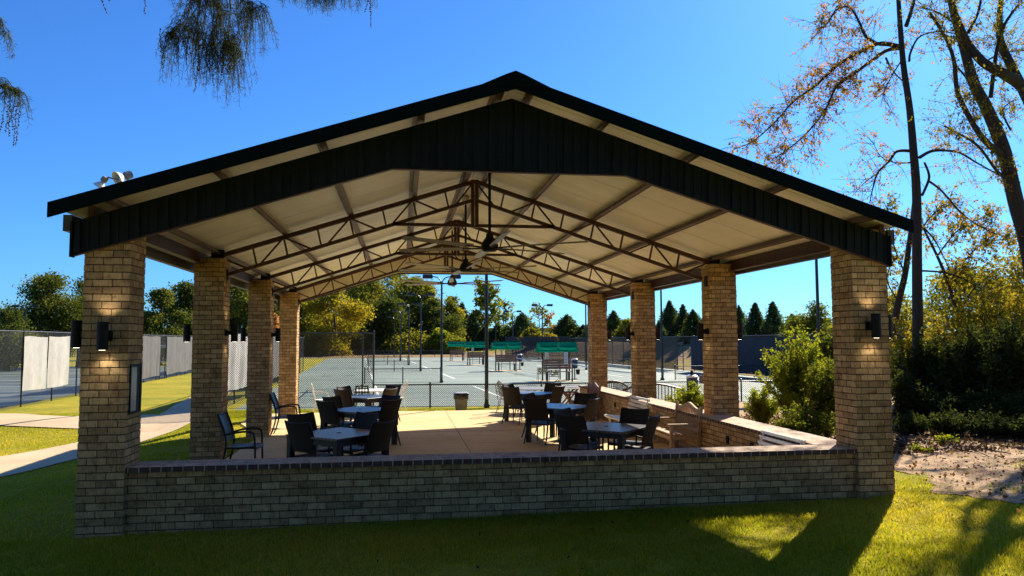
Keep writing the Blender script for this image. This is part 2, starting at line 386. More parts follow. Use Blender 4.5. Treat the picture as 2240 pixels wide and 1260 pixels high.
sd = Vector((-math.sin(SUN_AZ)*math.cos(SUN_EL), -math.cos(SUN_AZ)*math.cos(SUN_EL), -math.sin(SUN_EL)))
so.rotation_euler = sd.to_track_quat('-Z', 'Y').to_euler(); so.location = (20, 20, 30)
scene.view_settings.view_transform = 'Standard'; scene.view_settings.look = 'None'
scene.view_settings.exposure = 1.22; scene.view_settings.gamma = 1
scene.cycles.max_bounces = 10; scene.cycles.diffuse_bounces = 8; scene.cycles.transparent_max_bounces = 4
scene.cycles.sample_clamp_indirect = 6

# ------------------------------------------------------------------ ground
def sst(a, b, x):
    t = np.clip((x-a)/(b-a), 0, 1); return t*t*(3-2*t)
def gz(x, y):
    x = np.asarray(x, float); y = np.asarray(y, float)
    fore = .035 - .20*sst(-.8, -4, x) + .0125*np.clip(x, -3, 12) + .045*np.clip(-y-.6, 0, 6)
    left = -.045 - .29*sst(-1.0, -3.4, x)
    right = .20 + .02*np.clip(x-10, 0, 8)
    far = -.14 + 0*x
    z = fore*(1-sst(-.2, 2.2, y)) + left*sst(-.2, 2.2, y)
    z = z*(1-sst(9.2, 9.7, x)) + (right + .045*np.clip(-y-.6, 0, 6)*.8)*sst(9.2, 9.7, x)
    z = z*(1-sst(12.5, 16.3, y)) + far*sst(12.5, 16.3, y)
    wleft = sst(-7.5, -9.8, x)*sst(8, 12, y); z = z*(1-wleft) + far*wleft
    under = (sst(.25, .5, x) - sst(9.0, 9.3, x))*(sst(.3, .6, y)-sst(14.0, 14.6, y)); z = z*(1-under) - .25*under
    bank = sst(27.5, 34, x + .055*(y-35))*sst(18, 30, y)*2.0; z = z + bank
    return z
xs = np.concatenate([[-400, -200, -120, -80, -55, -40], np.arange(-30, 24, .3), [24, 25, 26, 27, 28, 29, 30, 31, 32, 33, 34, 36, 40, 50, 70, 100, 160, 260, 400]])
ys = np.concatenate([[-60, -30, -18], np.arange(-13, 20, .3), [20, 21, 22, 24, 26, 28, 30, 34, 40, 50, 60, 70, 80, 90, 100, 105, 110, 115, 120, 125, 140, 180, 260, 420]])
X, Y = np.meshgrid(xs, ys); Z = gz(X, Y)
near = (X > -9) & (X < 20) & (Y < 14); Z = Z + near*RNG.normal(0, .006, Z.shape)
def grid_obj(name, X, Y, Z, mat, keep=None):
    nr, nc = X.shape; v = np.stack([X, Y, Z], -1).reshape(-1, 3)
    i = np.arange(nr*nc).reshape(nr, nc)
    q = np.stack([i[:-1, :-1], i[:-1, 1:], i[1:, 1:], i[1:, :-1]], -1)
    if keep is not None: q = q[keep[:-1, :-1]]
    me = fast_mesh(name, v, q.reshape(-1), 4, mat); me.polygons.foreach_set('use_smooth', np.ones(len(me.polygons), bool))
    o = bpy.data.objects.new(name, me); COL.objects.link(o); return o
tag(grid_obj('lawn', X, Y, Z, M['turf']), 'lawn of yellow green turf round the pavilion', None, None, 'structure')
# bare dirt bed on the right
xd = np.arange(9.7, 21, .09); yd = np.arange(-3, 15, .09); XD, YD = np.meshgrid(xd, yd)
def vnoise(x, y, s, seed=0):
    r = np.random.default_rng(seed); out = 0
    for k in range(6):
        a = r.uniform(0, 6.28); f = s*(1.7**k); out = out + np.sin((x*math.cos(a)+y*math.sin(a))*f + r.uniform(0, 6.28))/(1.5**k)
    return out
edge = 10.55 + .22*vnoise(XD, YD, 1.1, 3) + .0*YD + np.where(YD > 1, -.55*np.clip(YD-1, 0, 2), 0)*.7 + np.clip(-YD-.2, 0, 3)*.8
keepd = (XD > edge) & (YD > -2.6 + .3*vnoise(XD, YD, .9, 5))
tag(grid_obj('dirt_bed', XD, YD, gz(XD, YD) + .006 + .008*np.abs(vnoise(XD, YD, 7, 2)), M['dirt'], keepd), 'bare sandy dirt bed with leaf litter under the trees', None, None, 'structure')
# patio slab
sb = MB(); sb.prism([(.30, .2), (9.2, .2), (9.2, 14.9), (6.6, 14.75), (4.9, 14.72), (2.8, 14.85), (-.9, 14.7), (-.7, 12.0), (.05, 9.9), (.30, 8.6)], -.22, 0, 'xy')
tag(sb.build('patio', M['concrete']), 'tan concrete patio slab under the pavilion', None, None, 'structure')
jt = MB(); jt.box(4.80, 4.815, .6, 14.6, .001, .003)
for y in (4.7, 9.3): jt.box(.4, 9.0, y, y+.014, .0012, .0032)
tag(jt.build('patio_joint', plain('joint', (.16, .11, .07), .9)), None, None, None, 'structure')
# paths
def ribbon(name, left, right, z, mat):
    m = MB(); n = 14
    def smp(P, t):
        k = t*(len(P)-1); i = min(int(k), len(P)-2); f = k-i
        p = [P[max(i-1, 0)], P[i], P[i+1], P[min(i+2, len(P)-1)]]
        return tuple(.5*((2*p[1][a]) + (-p[0][a]+p[2][a])*f + (2*p[0][a]-5*p[1][a]+4*p[2][a]-p[3][a])*f*f + (-p[0][a]+3*p[1][a]-3*p[2][a]+p[3][a])*f**3) for a in (0, 1))
    g = []
    for k in range(n*len(left)+1):
        t = k/(n*len(left)); a, b = smp(left, t), smp(right, t)
        row = []
        for j in range(5):
            x = a[0]+(b[0]-a[0])*j/4; y = a[1]+(b[1]-a[1])*j/4; row.append((x, y, float(gz(x, y)) + z))
        g.append(row)
    m.sheet(g); o = m.build(name, mat, recalc=False); tag(o, None, None, None, 'structure'); return o
tag(ribbon('path', [(-8.5, 4.0), (-6.3, 7.4), (-5.12, 9.1), (-4.43, 11.3), (-4.0, 14.0), (-4.1, 16.8), (-4.6, 20), (-5.2, 24.6), (-6.6, 34), (-7.6, 42)],
       [(-6.2, 2.3), (-4.8, 4.9), (-3.79, 6.45), (-3.34, 8.5), (-2.71, 11.1), (-2.6, 15.0), (-3.2, 20), (-3.8, 24.6), (-5.2, 34), (-6.2, 42)], .022, M['path']), 'concrete garden path curving past the left columns')
tag(ribbon('path', [(-16, 17.2), (-9.5, 17.6), (-7.5, 16.7), (-6.3, 16.2), (-3.6, 16.4)], [(-16, 15.0), (-10, 15.4), (-7.7, 14.6), (-5.45, 13.9), (-3.4, 13.2)], .028, M['path']), 'side path branching left across the lawn')

# courts: the grid of courts is turned a little
TILT = .055
def cx(x, y): return (x - TILT*(y-33), y + TILT*(x-12)*.4)
cm = MB(); pts = [(-1.6, 17.7), (26, 17.2), (26, 104), (-3.4, 104)]
def quad(mb, P, z): mb.add([(x - TILT*(y-33), y, z) for x, y in P], [(0, 1, 2, 3)])
quad(cm, [(-2.9, 17.75), (25.4, 17.75), (25.4, 96), (-2.9, 96)], -.130)
tag(cm.build('tennis_court', M['court'], recalc=False), 'grey green clay tennis courts beyond the low fence', None, None, 'structure')
cm = MB(); quad(cm, [(-45, 12), (-11.15, 12), (-11.15, 66), (-45, 66)], -.130)
tag(cm.build('tennis_court', M['damp'], recalc=False), 'damp tennis courts behind the left windscreen fence', None, None, 'structure')
cm = MB(); quad(cm, [(-3, 96.3), (30, 96.3), (30, 128), (-3, 128)], -.120)
dg = MB(); gx = np.arange(-14, 40, 1.5); gy = np.arange(96.2, 132, 1.5)
dg.sheet([[(x, y, float(gz(x, y)) + .015) for x in gx] for y in gy]); tag(dg.build('dry_grass_field', M['drygrass'], recalc=False), 'strip of dry tan grass beyond the courts', None, None, 'structure')
rb = MB(); rb.sheet([[(x - TILT*(y-33), y, float(gz(x - TILT*(y-33), y)) + .02) for x in np.arange(25.5, 42, .8)] for y in np.arange(20, 100, 2)])
tag(rb.build('grass_bank', M['drygrass'], recalc=False), 'grassy bank rising behind the right fence', None, None, 'structure')
CY = [25.2, 41.2, 56.8, 72.6, 88]
for k, yc in enumerate(CY):
    lm = MB(); z = -.126
    def seg(x0, y0, x1, y1, w=.055):
        if abs(x1-x0) > abs(y1-y0): P = [(x0, y0-w/2), (x1, y0-w/2), (x1, y0+w/2), (x0, y0+w/2)]
        else: P = [(x0-w, y0), (x0+w, y0), (x0+w, y1), (x0-w, y1)]
        quad(lm, P, z)
    cxn = 12.1
    for s in (-1, 1):
        seg(cxn+s*5.25, yc-4.1, cxn+s*5.25, yc+4.1, .06); seg(cxn+s*10.1, yc-5.5, cxn+s*10.1, yc+5.5, .06)
        seg(cxn-10.1, yc+s*4.1, cxn+10.1, yc+s*4.1); seg(cxn-10.1, yc+s*5.5, cxn+10.1, yc+s*5.5)
    seg(cxn-5.25, yc, cxn+5.25, yc)
    tag(lm.build('court_marking', M['line'], recalc=False), None, None, None, 'structure')

# ------------------------------------------------------------------ pavilion
W, CW, DY, HC = 9.655, .487, [0, 4.443, 9.048, 13.514], 3.5635
XR, SL = 4.775, .322
ceilz = lambda x: 5.19 - SL*abs(x-XR)
pav = thing('pavilion', 'open brick pavilion with dark green gabled metal roof and tan ceiling', 'pavilion', (0, 0, 0))
COLS = {}
def courses(m, xa, xb, ya, yb, z0, z1, ends=(1, 1, 1, 1)):
    # laid course by course: each a few millimetres out of true, bed joints raked back
    h = .0813; k = math.floor(z0/h); q = .007
    m.box(xa+q*ends[0], xb-q*ends[1], ya+q*ends[2], yb-q*ends[3], z0, z1-.002)
    while k*h < z1-.02:
        a, b = max(z0+.001, k*h+.0045), min(z1, (k+1)*h-.0045); j = [random.uniform(-.0035, .0025) for _ in range(4)]
        m.box(xa-j[0]*ends[0], xb+j[1]*ends[1], ya-j[2]*ends[2], yb+j[3]*ends[3], a, b); k += 1
for i, yd_ in enumerate(DY):
    for s, x0 in (('l', 0), ('r', W-CW)):
        g0 = float(gz(x0+.25, yd_))-.35 if i == 0 else (-.3)
        m = MB(); courses(m, x0, x0+CW, yd_, yd_+CW, g0, HC)
        c = m.build('column', M['brick'], pav); COLS[s, i] = c
        p = MB(); p.box(x0+.10, x0+CW-.10, yd_+.1, yd_+CW-.1, HC, HC+.022); p.build('bearing_plate', M['black'], c)
# notice niche in the first left column
c = COLS['l', 0]
f = MB(); x = CW+.002
for a in ((.07, .10, 1.345, 1.90), (.40, .44, 1.345, 1.90), (.10, .40, 1.345, 1.375), (.10, .40, 1.865, 1.90)): f.box(x, x+.012, *a)
f.build('niche_frame', M['black'], c)
f = MB(); f.box(x, x+.005, .10, .29, 1.375, 1.865); f.build('niche_glass', M['glass'], c)
f = MB(); f.box(x, x+.006, .29, .40, 1.375, 1.865); f.build('niche_reveal', M['black'], c)
# roof
x0, x1, y0, y1 = -.22, 9.76, -.38, 14.45
def roofpoly(zo, x0=x0, x1=x1): return [(x0, ceilz(x0)+zo), (XR, ceilz(XR)+zo), (x1, ceilz(x1)+zo)]
m = MB(); lo, hi = roofpoly(.006), roofpoly(.042)
m.prism(lo + hi[::-1], y0+.012, y1-.012)
for k in range(34):   # standing seams
    yy = y0 + .2 + k*.436
    for a, b in ((x0, XR-.05), (XR+.05, x1)): m.beam((a, yy, ceilz(a)+.05), (b, yy, ceilz(b)+.05), .03, .03)
roof = m.build('roof', M['roof'], pav)
for yy0, yy1 in ((y0-.012, y0+.012), (y1-.012, y1+.012)):
    m = MB()
    for a, b in ((x0-.01, XR), (XR, x1+.01)):
        m.prism([(a, ceilz(a)-.115), (b, ceilz(b)-.115), (b, ceilz(b)+.047), (a, ceilz(a)+.047)], yy0, yy1)
    m.prism([(XR-.42, ceilz(XR-.42)+.04), (XR+.42, ceilz(XR+.42)+.04), (XR+.12, ceilz(XR+.12)+.085), (XR, ceilz(XR)+.095), (XR-.12, ceilz(XR-.12)+.085)], yy0-.012, yy1+.004)
    # little return that hangs below the trim, sloping inwards
    s = 1 if yy0 < 0 else -1
    for a, b in ((x0, XR-.35), (XR+.35, x1)):
        m.beam((a, yy0+s*.05, ceilz(a)-.085), (b, yy0+s*.05, ceilz(b)-.085), .05, .02)
    m.build('rake_trim', M['trim'], roof)
m = MB(); m.prism([(XR-.40, ceilz(XR-.40)+.052), (XR, ceilz(XR)+.078), (XR+.40, ceilz(XR+.40)+.052), (XR, ceilz(XR)+.10)], y0+.03, y1-.03)
m.build('ridge_cap', M['roof'], roof)
m = MB()
for a, b in ((x0+.03, XR), (XR, x1-.03)):
    ny = 30; nx = 24; g = []
    for j in range(ny+1):
        row = []
        for i in range(nx+1):
            xx = a + (b-a)*i/nx; yy = y0+.03 + (y1-y0-.06)*j/ny
            sag = .018*math.sin(math.pi*((xx-a)/(b-a)*4 % 1)) * (1 if 0 < i < nx else 0)
            row.append((xx, yy, ceilz(xx) - sag + .002*math.sin(yy*5+xx)))
        g.append(row)
    m.sheet(g)
m.build('ceiling', M['ceiling'], pav, smooth=True, recalc=False)
# eaves
for s, xe in ((-1, x0), (1, x1)):
    m = MB(); g = xe + (.09 if s < 0 else -.09)
    m.box(min(xe+s*.0, g), max(xe, g), y0+.35, y1-.05, ceilz(xe)-.21, ceilz(xe)-.03); m.build('gutter', M['flash'], roof)
    m = MB(); xi = 0.06 if s < 0 else W-.06
    m.box(xi-.03, xi+.03, -.015, y1-.2, ceilz(xi)-.20, ceilz(xi)-.012)
    m.box(xi-.03 if s < 0 else xi-.09, xi+.09 if s < 0 else xi+.03, -.015, y1-.2, ceilz(xi)-.215, ceilz(xi)-.2)
    m.build('eave_beam', M['steel'], pav)
# purlins: folded sections under the ceiling
for xp in (.32, 1.42, 2.55, 3.66, 4.58, 4.97, 5.90, 7.02, 8.15, 9.28):
    m = MB(); s = 1 if xp < XR else -1; zc = ceilz(xp)
    m.beam((xp, y0+.05, zc-.055), (xp, y1-.05, zc-.055), .018, .10)
    m.beam((xp+s*.035, y0+.05, zc-.098+s*0+.011*1), (xp+s*.035, y1-.05, zc-.098+.011), .07, .016)
    m.beam((xp-s*.035, y0+.05, zc-.026), (xp-s*.035, y1-.05, zc-.026), .07, .014)
    m.build('purlin', M['purlin'], pav)
# gable ends
bot = [(-.11, 3.10), (3.355, 4.172), (6.197, 4.172), (9.66, 3.10)]
def bz(x):
    for (a, za), (b, zb) in zip(bot, bot[1:]):
        if a <= x <= b: return za + (zb-za)*(x-a)/(b-a)
tz = lambda x: 5.066 - .326*abs(x-XR)
for yg, s, nm in ((-.04, -1, 'gable_panel'), (14.06, 1, 'gable_panel')):
    m = MB(); m.prism(bot + [(9.66, tz(9.66)), (XR, tz(XR)), (-.11, tz(-.11))], yg-.012, yg+.012)
    xx = -.05; k = 0
    while xx < 9.62:
        wd = .034 if k % 3 == 0 else .012; pr = .030 if k % 3 == 0 else .010
        yy = yg + s*(.012 + pr/2)
        m.prism([(xx-wd, bz(xx)+.012), (xx+wd, bz(xx)+.012), (xx+wd*.55, tz(xx)-.012), (xx-wd*.55, tz(xx)-.012)], min(yg+s*.0121, yg+s*(.012+pr)), max(yg+s*.0121, yg+s*(.012+pr)))
        xx += .1016; k += 1
    m.box(-.122, -.102, yg-.05, yg+.05, 3.08, tz(-.11)); m.box(9.652, 9.672, yg-.05, yg+.05, 3.08, tz(9.66))
    gp = m.build(nm, M['gable'], pav)
    m = MB()
    for (a, za), (b, zb) in zip(bot, bot[1:]): m.beam((a, yg-s*.02, za-.006), (b, yg-s*.02, zb-.006), .06, .010)
    m.build('bottom_flashing', M['steel'], gp)
    m = MB(); o = .02
    m.prism([(x_, z_+.02) for x_, z_ in bot] + [(9.66, tz(9.66)-.02), (XR, tz(XR)-.02), (-.11, tz(-.11)-.02)], yg-s*.018-.004, yg-s*.018+.004)
    m.build('gable_lining', M['ceiling'], gp)
# trusses
def truss(yt):
    m = MB(); tw = .075; top = lambda x: ceilz(x) - .145; low = lambda x: top(x) - .335
    m.beam((.22, yt, top(.22)), (XR, yt, top(XR)), tw, .075); m.beam((W-.22, yt, top(W-.22)), (XR, yt, top(XR)), tw, .075)
    for s in (-1, 1):
        X_ = lambda d: XR + s*d
        xa = XR-.47
        m.beam((X_(xa), yt, low(X_(xa))-.03), (X_(.04), yt, low(X_(.04))), .06, .06)
        m.beam((X_(1.46), yt, 4.235), (X_(.02), yt, 4.235), .06, .055)
        nodes = [XR-.33, XR-1.42, XR-2.55, XR-3.66]
        for i, dn in enumerate(nodes):
            xn = X_(dn); ln = .018
            dx = -s*-.085
            if i > 0:
                m.beam((xn, yt, top(xn)), (X_(dn-.09+.02), yt, low(X_(dn-.07))), .03, .03)
                m.beam((xn, yt, top(xn)), (X_(dn+.37), yt, low(X_(dn+.37))), .03, .03)
            m.beam((xn, yt, top(xn)), (X_(dn-.46), yt, low(X_(dn-.46))), .03, .03)
            nx = dn-.57; m.beam((X_(nx), yt, top(X_(nx))), (X_(nx-.07), yt, low(X_(nx-.07))), .03, .03)
        m.beam((X_(.04), yt, top(X_(.04))-.02), (X_(.36), yt, low(X_(.36))), .03, .03)
    t = m.build('truss', M['steel'], pav)
    m = MB(); m.box(XR-.068, XR-.006, yt-.045, yt+.045, 4.20, top(XR)+.03); m.box(XR+.006, XR+.068, yt-.045, yt+.045, 4.20, top(XR)+.03)
    m.build('king_post', M['steel'], t)
    for xx in (CW, W-CW):
        s = 1 if xx < 1 else -1; m = MB()
        zz = low(xx); m.box(min(xx, xx+s*.02), max(xx, xx+s*.02), yt-.06, yt+.06, zz-.13, zz+.06)
        m.build('wall_bracket', M['black'], t); m = MB()
        m.box(xx-.26 if s > 0 else xx+.06, xx-.06 if s > 0 else xx+.26, yt-.045, yt+.045, HC+.02, ceilz(xx-s*.15)-.03)
        m.build('bearing_stub', M['black'], t)
for yt in (DY[1]+.24, DY[2]+.24, DY[3]+.24): truss(yt)
# boxy downspout stub at the back left corner
for xx in (-.13, W+.05):
    m = MB(); m.box(xx, xx+.08, 13.95, 14.04, 3.05, 3.5); m.build('downspout', M['steel'], pav)

# low brick walls with brick caps
ZC = .7707
def capped(name, label, rects, body, z0):
    t = thing(name, label, 'wall', (0, 0, 0))
    m = MB(); m.box(*body, z0, ZC-.06); b = m.build('wall_body', M['brick'], t)
    return t
fw_ = thing('brick_wall', 'long low front brick wall with flat brick cap between the front columns', 'wall')
m = MB(); courses(m, CW, W-CW, .065, .45, -.3, ZC-.06, (0, 0, 1, 1)); m.build('wall_body', M['brick'], fw_)
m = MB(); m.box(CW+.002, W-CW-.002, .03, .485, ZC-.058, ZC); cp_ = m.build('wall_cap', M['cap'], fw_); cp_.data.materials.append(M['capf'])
sw = thing('brick_wall', 'low side brick wall with pale brick cap and outlet boxes along the right columns', 'wall')
m = MB(); courses(m, 8.90, 9.33, .487, 14.0, -.3, ZC-.06, (1, 1, 0, 1)); m.build('wall_body', M['brick'], sw)
m = MB(); m.box(8.865, 9.42, .487, 14.03, ZC-.056, ZC-.001); c2 = m.build('wall_cap', M['cap'], sw); c2.data.materials.append(M['capf'])
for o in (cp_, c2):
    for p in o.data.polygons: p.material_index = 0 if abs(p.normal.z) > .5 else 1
    # brick ends on the vertical faces line up in one row
    uvl = o.data.uv_layers[0].data
    for p in o.data.polygons:
        for li in p.loop_indices:
            co_ = o.data.vertices[o.data.loops[li].vertex_index].co
            if abs(p.normal.z) > .5:
                uvl[li].uv = (co_.x, co_.y-.03) if o is cp_ else (co_.y, co_.x-8.865)
            else: uvl[li].uv = ((co_.x if abs(p.normal.y) > .5 else co_.y), co_.z-ZC+.083)
for y_, z_ in ((10.06, .50), (7.85, .48), (6.7, .49), (3.27, .48), (2.37, .49)):
    m = MB(); m.box(8.875, 8.90, y_-.04, y_+.04, z_-.06, z_+.06); m.box(8.868, 8.876, y_-.025, y_+.025, z_-.04, z_+.01)
    m.build('outlet_box', M['black'], sw)

# wall lamps
LAMPS = []
def lamp_proto():
    t = thing('wall_lamp', 'x', 'wall lamp', group='cylinder wall lamps on the columns')
    m = MB(); m.lathe([(.0, -.153), (.05, -.153), (.05, -.148), (.058, -.148), (.058, .153), (.05, .153), (.05, .147), (0, .147)], (0, -.145, 0), 24); m.build('lamp_body', M['black'], t, smooth=False)
    m = MB(); m.box(-.03, .03, -.10, -.03, -.035, .035); m.box(-.055, .055, -.03, 0, -.055, .055); m.build('mount', M['black'], t)
    m = MB(); m.lathe([(0, -.1545), (.032, -.1545), (.032, -.1535), (0, -.1535)], (0, -.145, 0), 14); m.build('bulb', M['lampglow'], t)
    return t
lp = lamp_proto(); first = True
for (x_, y_, z_, rz, lab, pw) in [
    (.27, 0, 2.215, 0, 'black cylinder lamp on the front face of the nearest left column, lit below and above', 5),
    (0, .245, 2.24, -90, 'black cylinder lamp on the outer side of the nearest left column', 0),
    (0, DY[1]+.22, 2.30, -90, 'black cylinder lamp on the outer side of the second left column', 0),
    (CW, DY[1]+.22, 2.30, 90, 'black cylinder lamp on the inner side of the second left column', 2.5),
    (0, DY[2]+.24, 2.30, -90, 'black cylinder lamp on the outer side of the third left column', 0),
    (CW, DY[2]+.24, 2.30, 90, 'black cylinder lamp on the inner side of the third left column', 1.5),
    (W-.275, 0, 2.32, 0, 'black cylinder lamp on the front face of the nearest right column, lit above and below', 5),
    (W, .245, 2.32, 90, 'black cylinder lamp on the outer side of the nearest right column', 0),
    (W-CW, DY[1]+.22, 2.31, -90, 'black cylinder lamp on the inner side of the second right column', 1),
    (W, DY[1]+.22, 2.31, 90, 'black cylinder lamp on the outer side of the second right column', 0),
    (W-CW, DY[2]+.24, 2.31, -90, 'black cylinder lamp on the inner side of the third right column', 1),
    (W, DY[2]+.24, 2.31, 90, 'black cylinder lamp on the outer side of the third right column', 0),
    (W, DY[3]+.24, 2.31, 90, 'black cylinder lamp on the outer side of the farthest right column', 0)]:
    if first: o = lp; o.location = (x_, y_, z_); o.rotation_euler.z = R(rz); o['label'] = lab; first = False
    else: o = dup(lp, lab, (x_, y_, z_), R(rz))
    if pw:
        for s in (-1, 1):
            l = bpy.data.lights.new('lamp_light', 'SPOT'); l.energy = pw*.33; l.spot_size = R(105); l.spot_blend = 1; l.color = (1, .92, .76); l.shadow_soft_size = .03
            lo_ = bpy.data.objects.new('lamp_light', l); COL.objects.link(lo_)
            q = Matrix.Rotation(R(rz), 4, 'Z') @ Vector((0, -.125, 0)); lo_.location = Vector((x_, y_, z_ + s*.17)) + q
            lo_.rotation_euler = (Vector((0, 0, s)) - q.normalized()*.35).to_track_quat('-Z', 'Y').to_euler()

# ceiling fans
def fan_proto():
    t = thing('ceiling_fan', 'x', 'ceiling fan', group='big ceiling fans hung from the ridge')
    m = MB(); m.tube([(0, 0, .16), (0, 0, 1.52)], .022, 10); m.build('downrod', M['black'], t)
    m = MB(); m.box(-.06, .06, -.09, .09, 1.42, 1.50); m.build('hanger', M['offwhite'], t)
    m = MB(); m.lathe([(0, .20), (.05, .20), (.06, .14), (.105, .08), (.13, .02), (.13, -.04), (.09, -.07), (0, -.07)], n=24); m.build('motor', M['black'], t, smooth=False)
    for k in range(6):
        a = R(32 + 60*k); m = MB(); ca, sa = math.cos(a), math.sin(a)
        g = []
        for r_, wd in ((.34, .115), (.9, .11), (1.52, .095)):
            zz = -.01 + .015*(r_-.3)
            g.append((r_, wd, zz))
        vs = []
        for r_, wd, zz in g:
            for off, tl in ((-wd/2, -.014), (wd/2, .014)):
                for th in (-.006, .006): vs.append((r_*ca - off*sa, r_*sa + off*ca, zz + tl + th))
        fs = []
        for i in range(2):
            b = i*4; fs += [(b, b+4, b+6, b+2), (b+1, b+3, b+7, b+5), (b, b+1, b+5, b+4), (b+2, b+6, b+7, b+3)]
        fs += [(0, 2, 3, 1), (8, 9, 11, 10)]
        m.add(vs, fs); b_ = m.build('blade', M['fanblade'], t)
        m = MB(); m.beam((.12*ca, .12*sa, -.02), (.44*ca, .44*sa, -.012), .05, .018); m.build('blade_arm', M['black'], b_)
    return t
M['fanblade'] = plain('fan_blade', (.22, .20, .17), .38, 0, .2, 5, .05)
fp = fan_proto()
for i, (yy, zz, lab) in enumerate([(2.3, 3.64, 'nearest six bladed ceiling fan under the pavilion ridge'), (6.8, 3.73, 'middle six bladed ceiling fan under the pavilion ridge'), (11.3, 3.77, 'farthest six bladed ceiling fan under the pavilion ridge')]):
    if i == 0: fp.location = (XR, yy, zz-.085); fp['label'] = lab
    else: dup(fp, lab, (XR+.01*i, yy, zz-.075), R([0, 4, -7][i]))

# ------------------------------------------------------------------ furniture
def arm_chair(name, label, back, group=None, seatm=None):
    t = thing(name, label, 'chair', group=group); F = M['frame']
    # seat faces +x, origin on the floor under the middle of the seat
    m = MB(); g = []
    for x_, z_ in ((-.24, .43), (-.15, .422), (0, .425), (.14, .438), (.22, .435), (.25, .415)):
        g.append([(x_, y_, z_ - .012*math.cos(y_*5)) for y_ in (-.235, -.12, 0, .12, .235)])
    m.sheet(g); o = len(m.v); m.v += [(a, b, c-.028) for a, b, c in m.v[:o]]; m.f += [tuple(i+o for i in f[::-1]) for f in m.f]
    m.build('seat', seatm or M['sling'], t)
    m = MB(); g = []
    for k in range(8):
        u = k/7; z_ = .50 + u*.43; x_ = -.235 - .10*u - .045*u*u
        row = []
        for j in range(9):
            v = j/8*2-1; hw = .235 + .012*u
            row.append((x_ - .035*(1-v*v), v*hw, z_ + (.028*v*v if k == 7 else 0)))
        g.append(row)
    m.sheet(g); o = len(m.v); m.v += [(a-.026, b, c) for a, b, c in m.v[:o]]; nf = len(m.f); m.f += [tuple(i+o for i in f[::-1]) for f in m.f[:nf]]
    nc, nr = 9, 8
    for j in range(nc-1): m.f += [(j, j+o, j+1+o, j+1), ((nr-1)*nc+j, (nr-1)*nc+j+1, (nr-1)*nc+j+1+o, (nr-1)*nc+j+o)]
    for i in range(nr-1): m.f += [(i*nc, (i+1)*nc, (i+1)*nc+o, i*nc+o), (i*nc+nc-1, i*nc+nc-1+o, (i+1)*nc+nc-1+o, (i+1)*nc+nc-1)]
    bk = m.build('backrest', back, t, smooth=False)
    m = MB()
    for s in (-1, 1): m.tube([(-.25, s*.245, .44), (-.25, s*.247, .55), (-.29, s*.25, .72), (-.385, s*.252, .955)], .016, 8)
    m.tube([(-.385, -.252, .955), (-.415, -.12, .938), (-.425, 0, .934), (-.415, .12, .938), (-.385, .252, .955)], .015, 8)
    m.build('back_frame', F, bk)
    for s in (-1, 1):
        m = MB(); m.tube([(-.25, s*.245, .44), (-.27, s*.245, .30), (-.32, s*.25, .12), (-.375, s*.252, 0)], [.017, .017, .016, .013], 8); m.build('leg', F, t)
        m = MB(); m.tube([(.215, s*.25, .44), (.225, s*.25, .2), (.215, s*.25, 0)], [.017, .017, .014], 8); m.build('leg', F, t)
        m = MB(); m.tube([(-.27, s*.25, .62), (-.12, s*.262, .655), (.04, s*.266, .675), (.14, s*.266, .668), (.195, s*.264, .635), (.212, s*.258, .55), (.215, s*.25, .43)], .0165, 8)
        m.build('armrest', F, t)
    m = MB(); m.beam((-.24, -.235, .40), (-.24, .235, .40), .025, .03); m.beam((.215, -.235, .39), (.215, .235, .39), .025, .03)
    for s in (-1, 1): m.beam((-.25, s*.24, .405), (.22, s*.24, .405), .022, .03)
    m.build('seat_rail', F, t)
    return t
def dining_table(label):
    t = thing('patio_table', label, 'table', group='square slatted patio tables')
    hs = .56; m = MB(); m.box(-hs, hs, -hs, hs, .712, .745); m.build('tabletop', M['tabletop'], t, bevel=.006)
    m = MB()
    for a in (-1, 1):
        m.box(-hs+.10, hs-.10, a*(hs-.05)-.015, a*(hs-.05)+.015, .625, .712); m.box(a*(hs-.05)-.015, a*(hs-.05)+.015, -hs+.10, hs-.10, .625, .712)
    m.build('apron', M['frame'], t)
    for a in (-1, 1):
        for b in (-1, 1):
            m = MB(); m.box(a*(hs-.06)-.045, a*(hs-.06)+.045, b*(hs-.06)-.045, b*(hs-.06)+.045, 0, .711); m.build('leg', M['frame'], t, bevel=.004)
    m = MB(); m.lathe([(0, .746), (.035, .746), (.035, .750), (0, .750)], n=16); m.lathe([(0, .7505), (.022, .7505), (.022, .7515), (0, .7515)], n=16); m.build('umbrella_hole_plug', M['black'], t)
    return t
tabs = [('LF', 2.53, 3.10, 'nearest left table'), ('LM', 2.63, 7.17, 'middle left table'), ('LB', 2.63, 10.92, 'farthest left table'),
        ('RF', 6.80, 3.24, 'nearest right table'), ('RM', 6.86, 7.15, 'middle right table'), ('RB', 6.96, 11.35, 'farthest right table')]
tl = {'LF': 'square slatted table nearest the front wall on the left', 'LM': 'square slatted table in the middle of the left row', 'LB': 'square slatted table at the far end of the left row, half sunlit',
      'RF': 'square slatted table nearest the front wall on the right', 'RM': 'square slatted table in the middle of the right row', 'RB': 'square slatted table at the far end of the right row'}
tp = dining_table(tl['LF']); tp.location = (2.53, 3.10, 0); tp.rotation_euler.z = R(48)
for k, x_, y_, _ in tabs[1:]: dup(tp, tl[k], (x_, y_, 0), R(48 + random.uniform(-2, 3)))
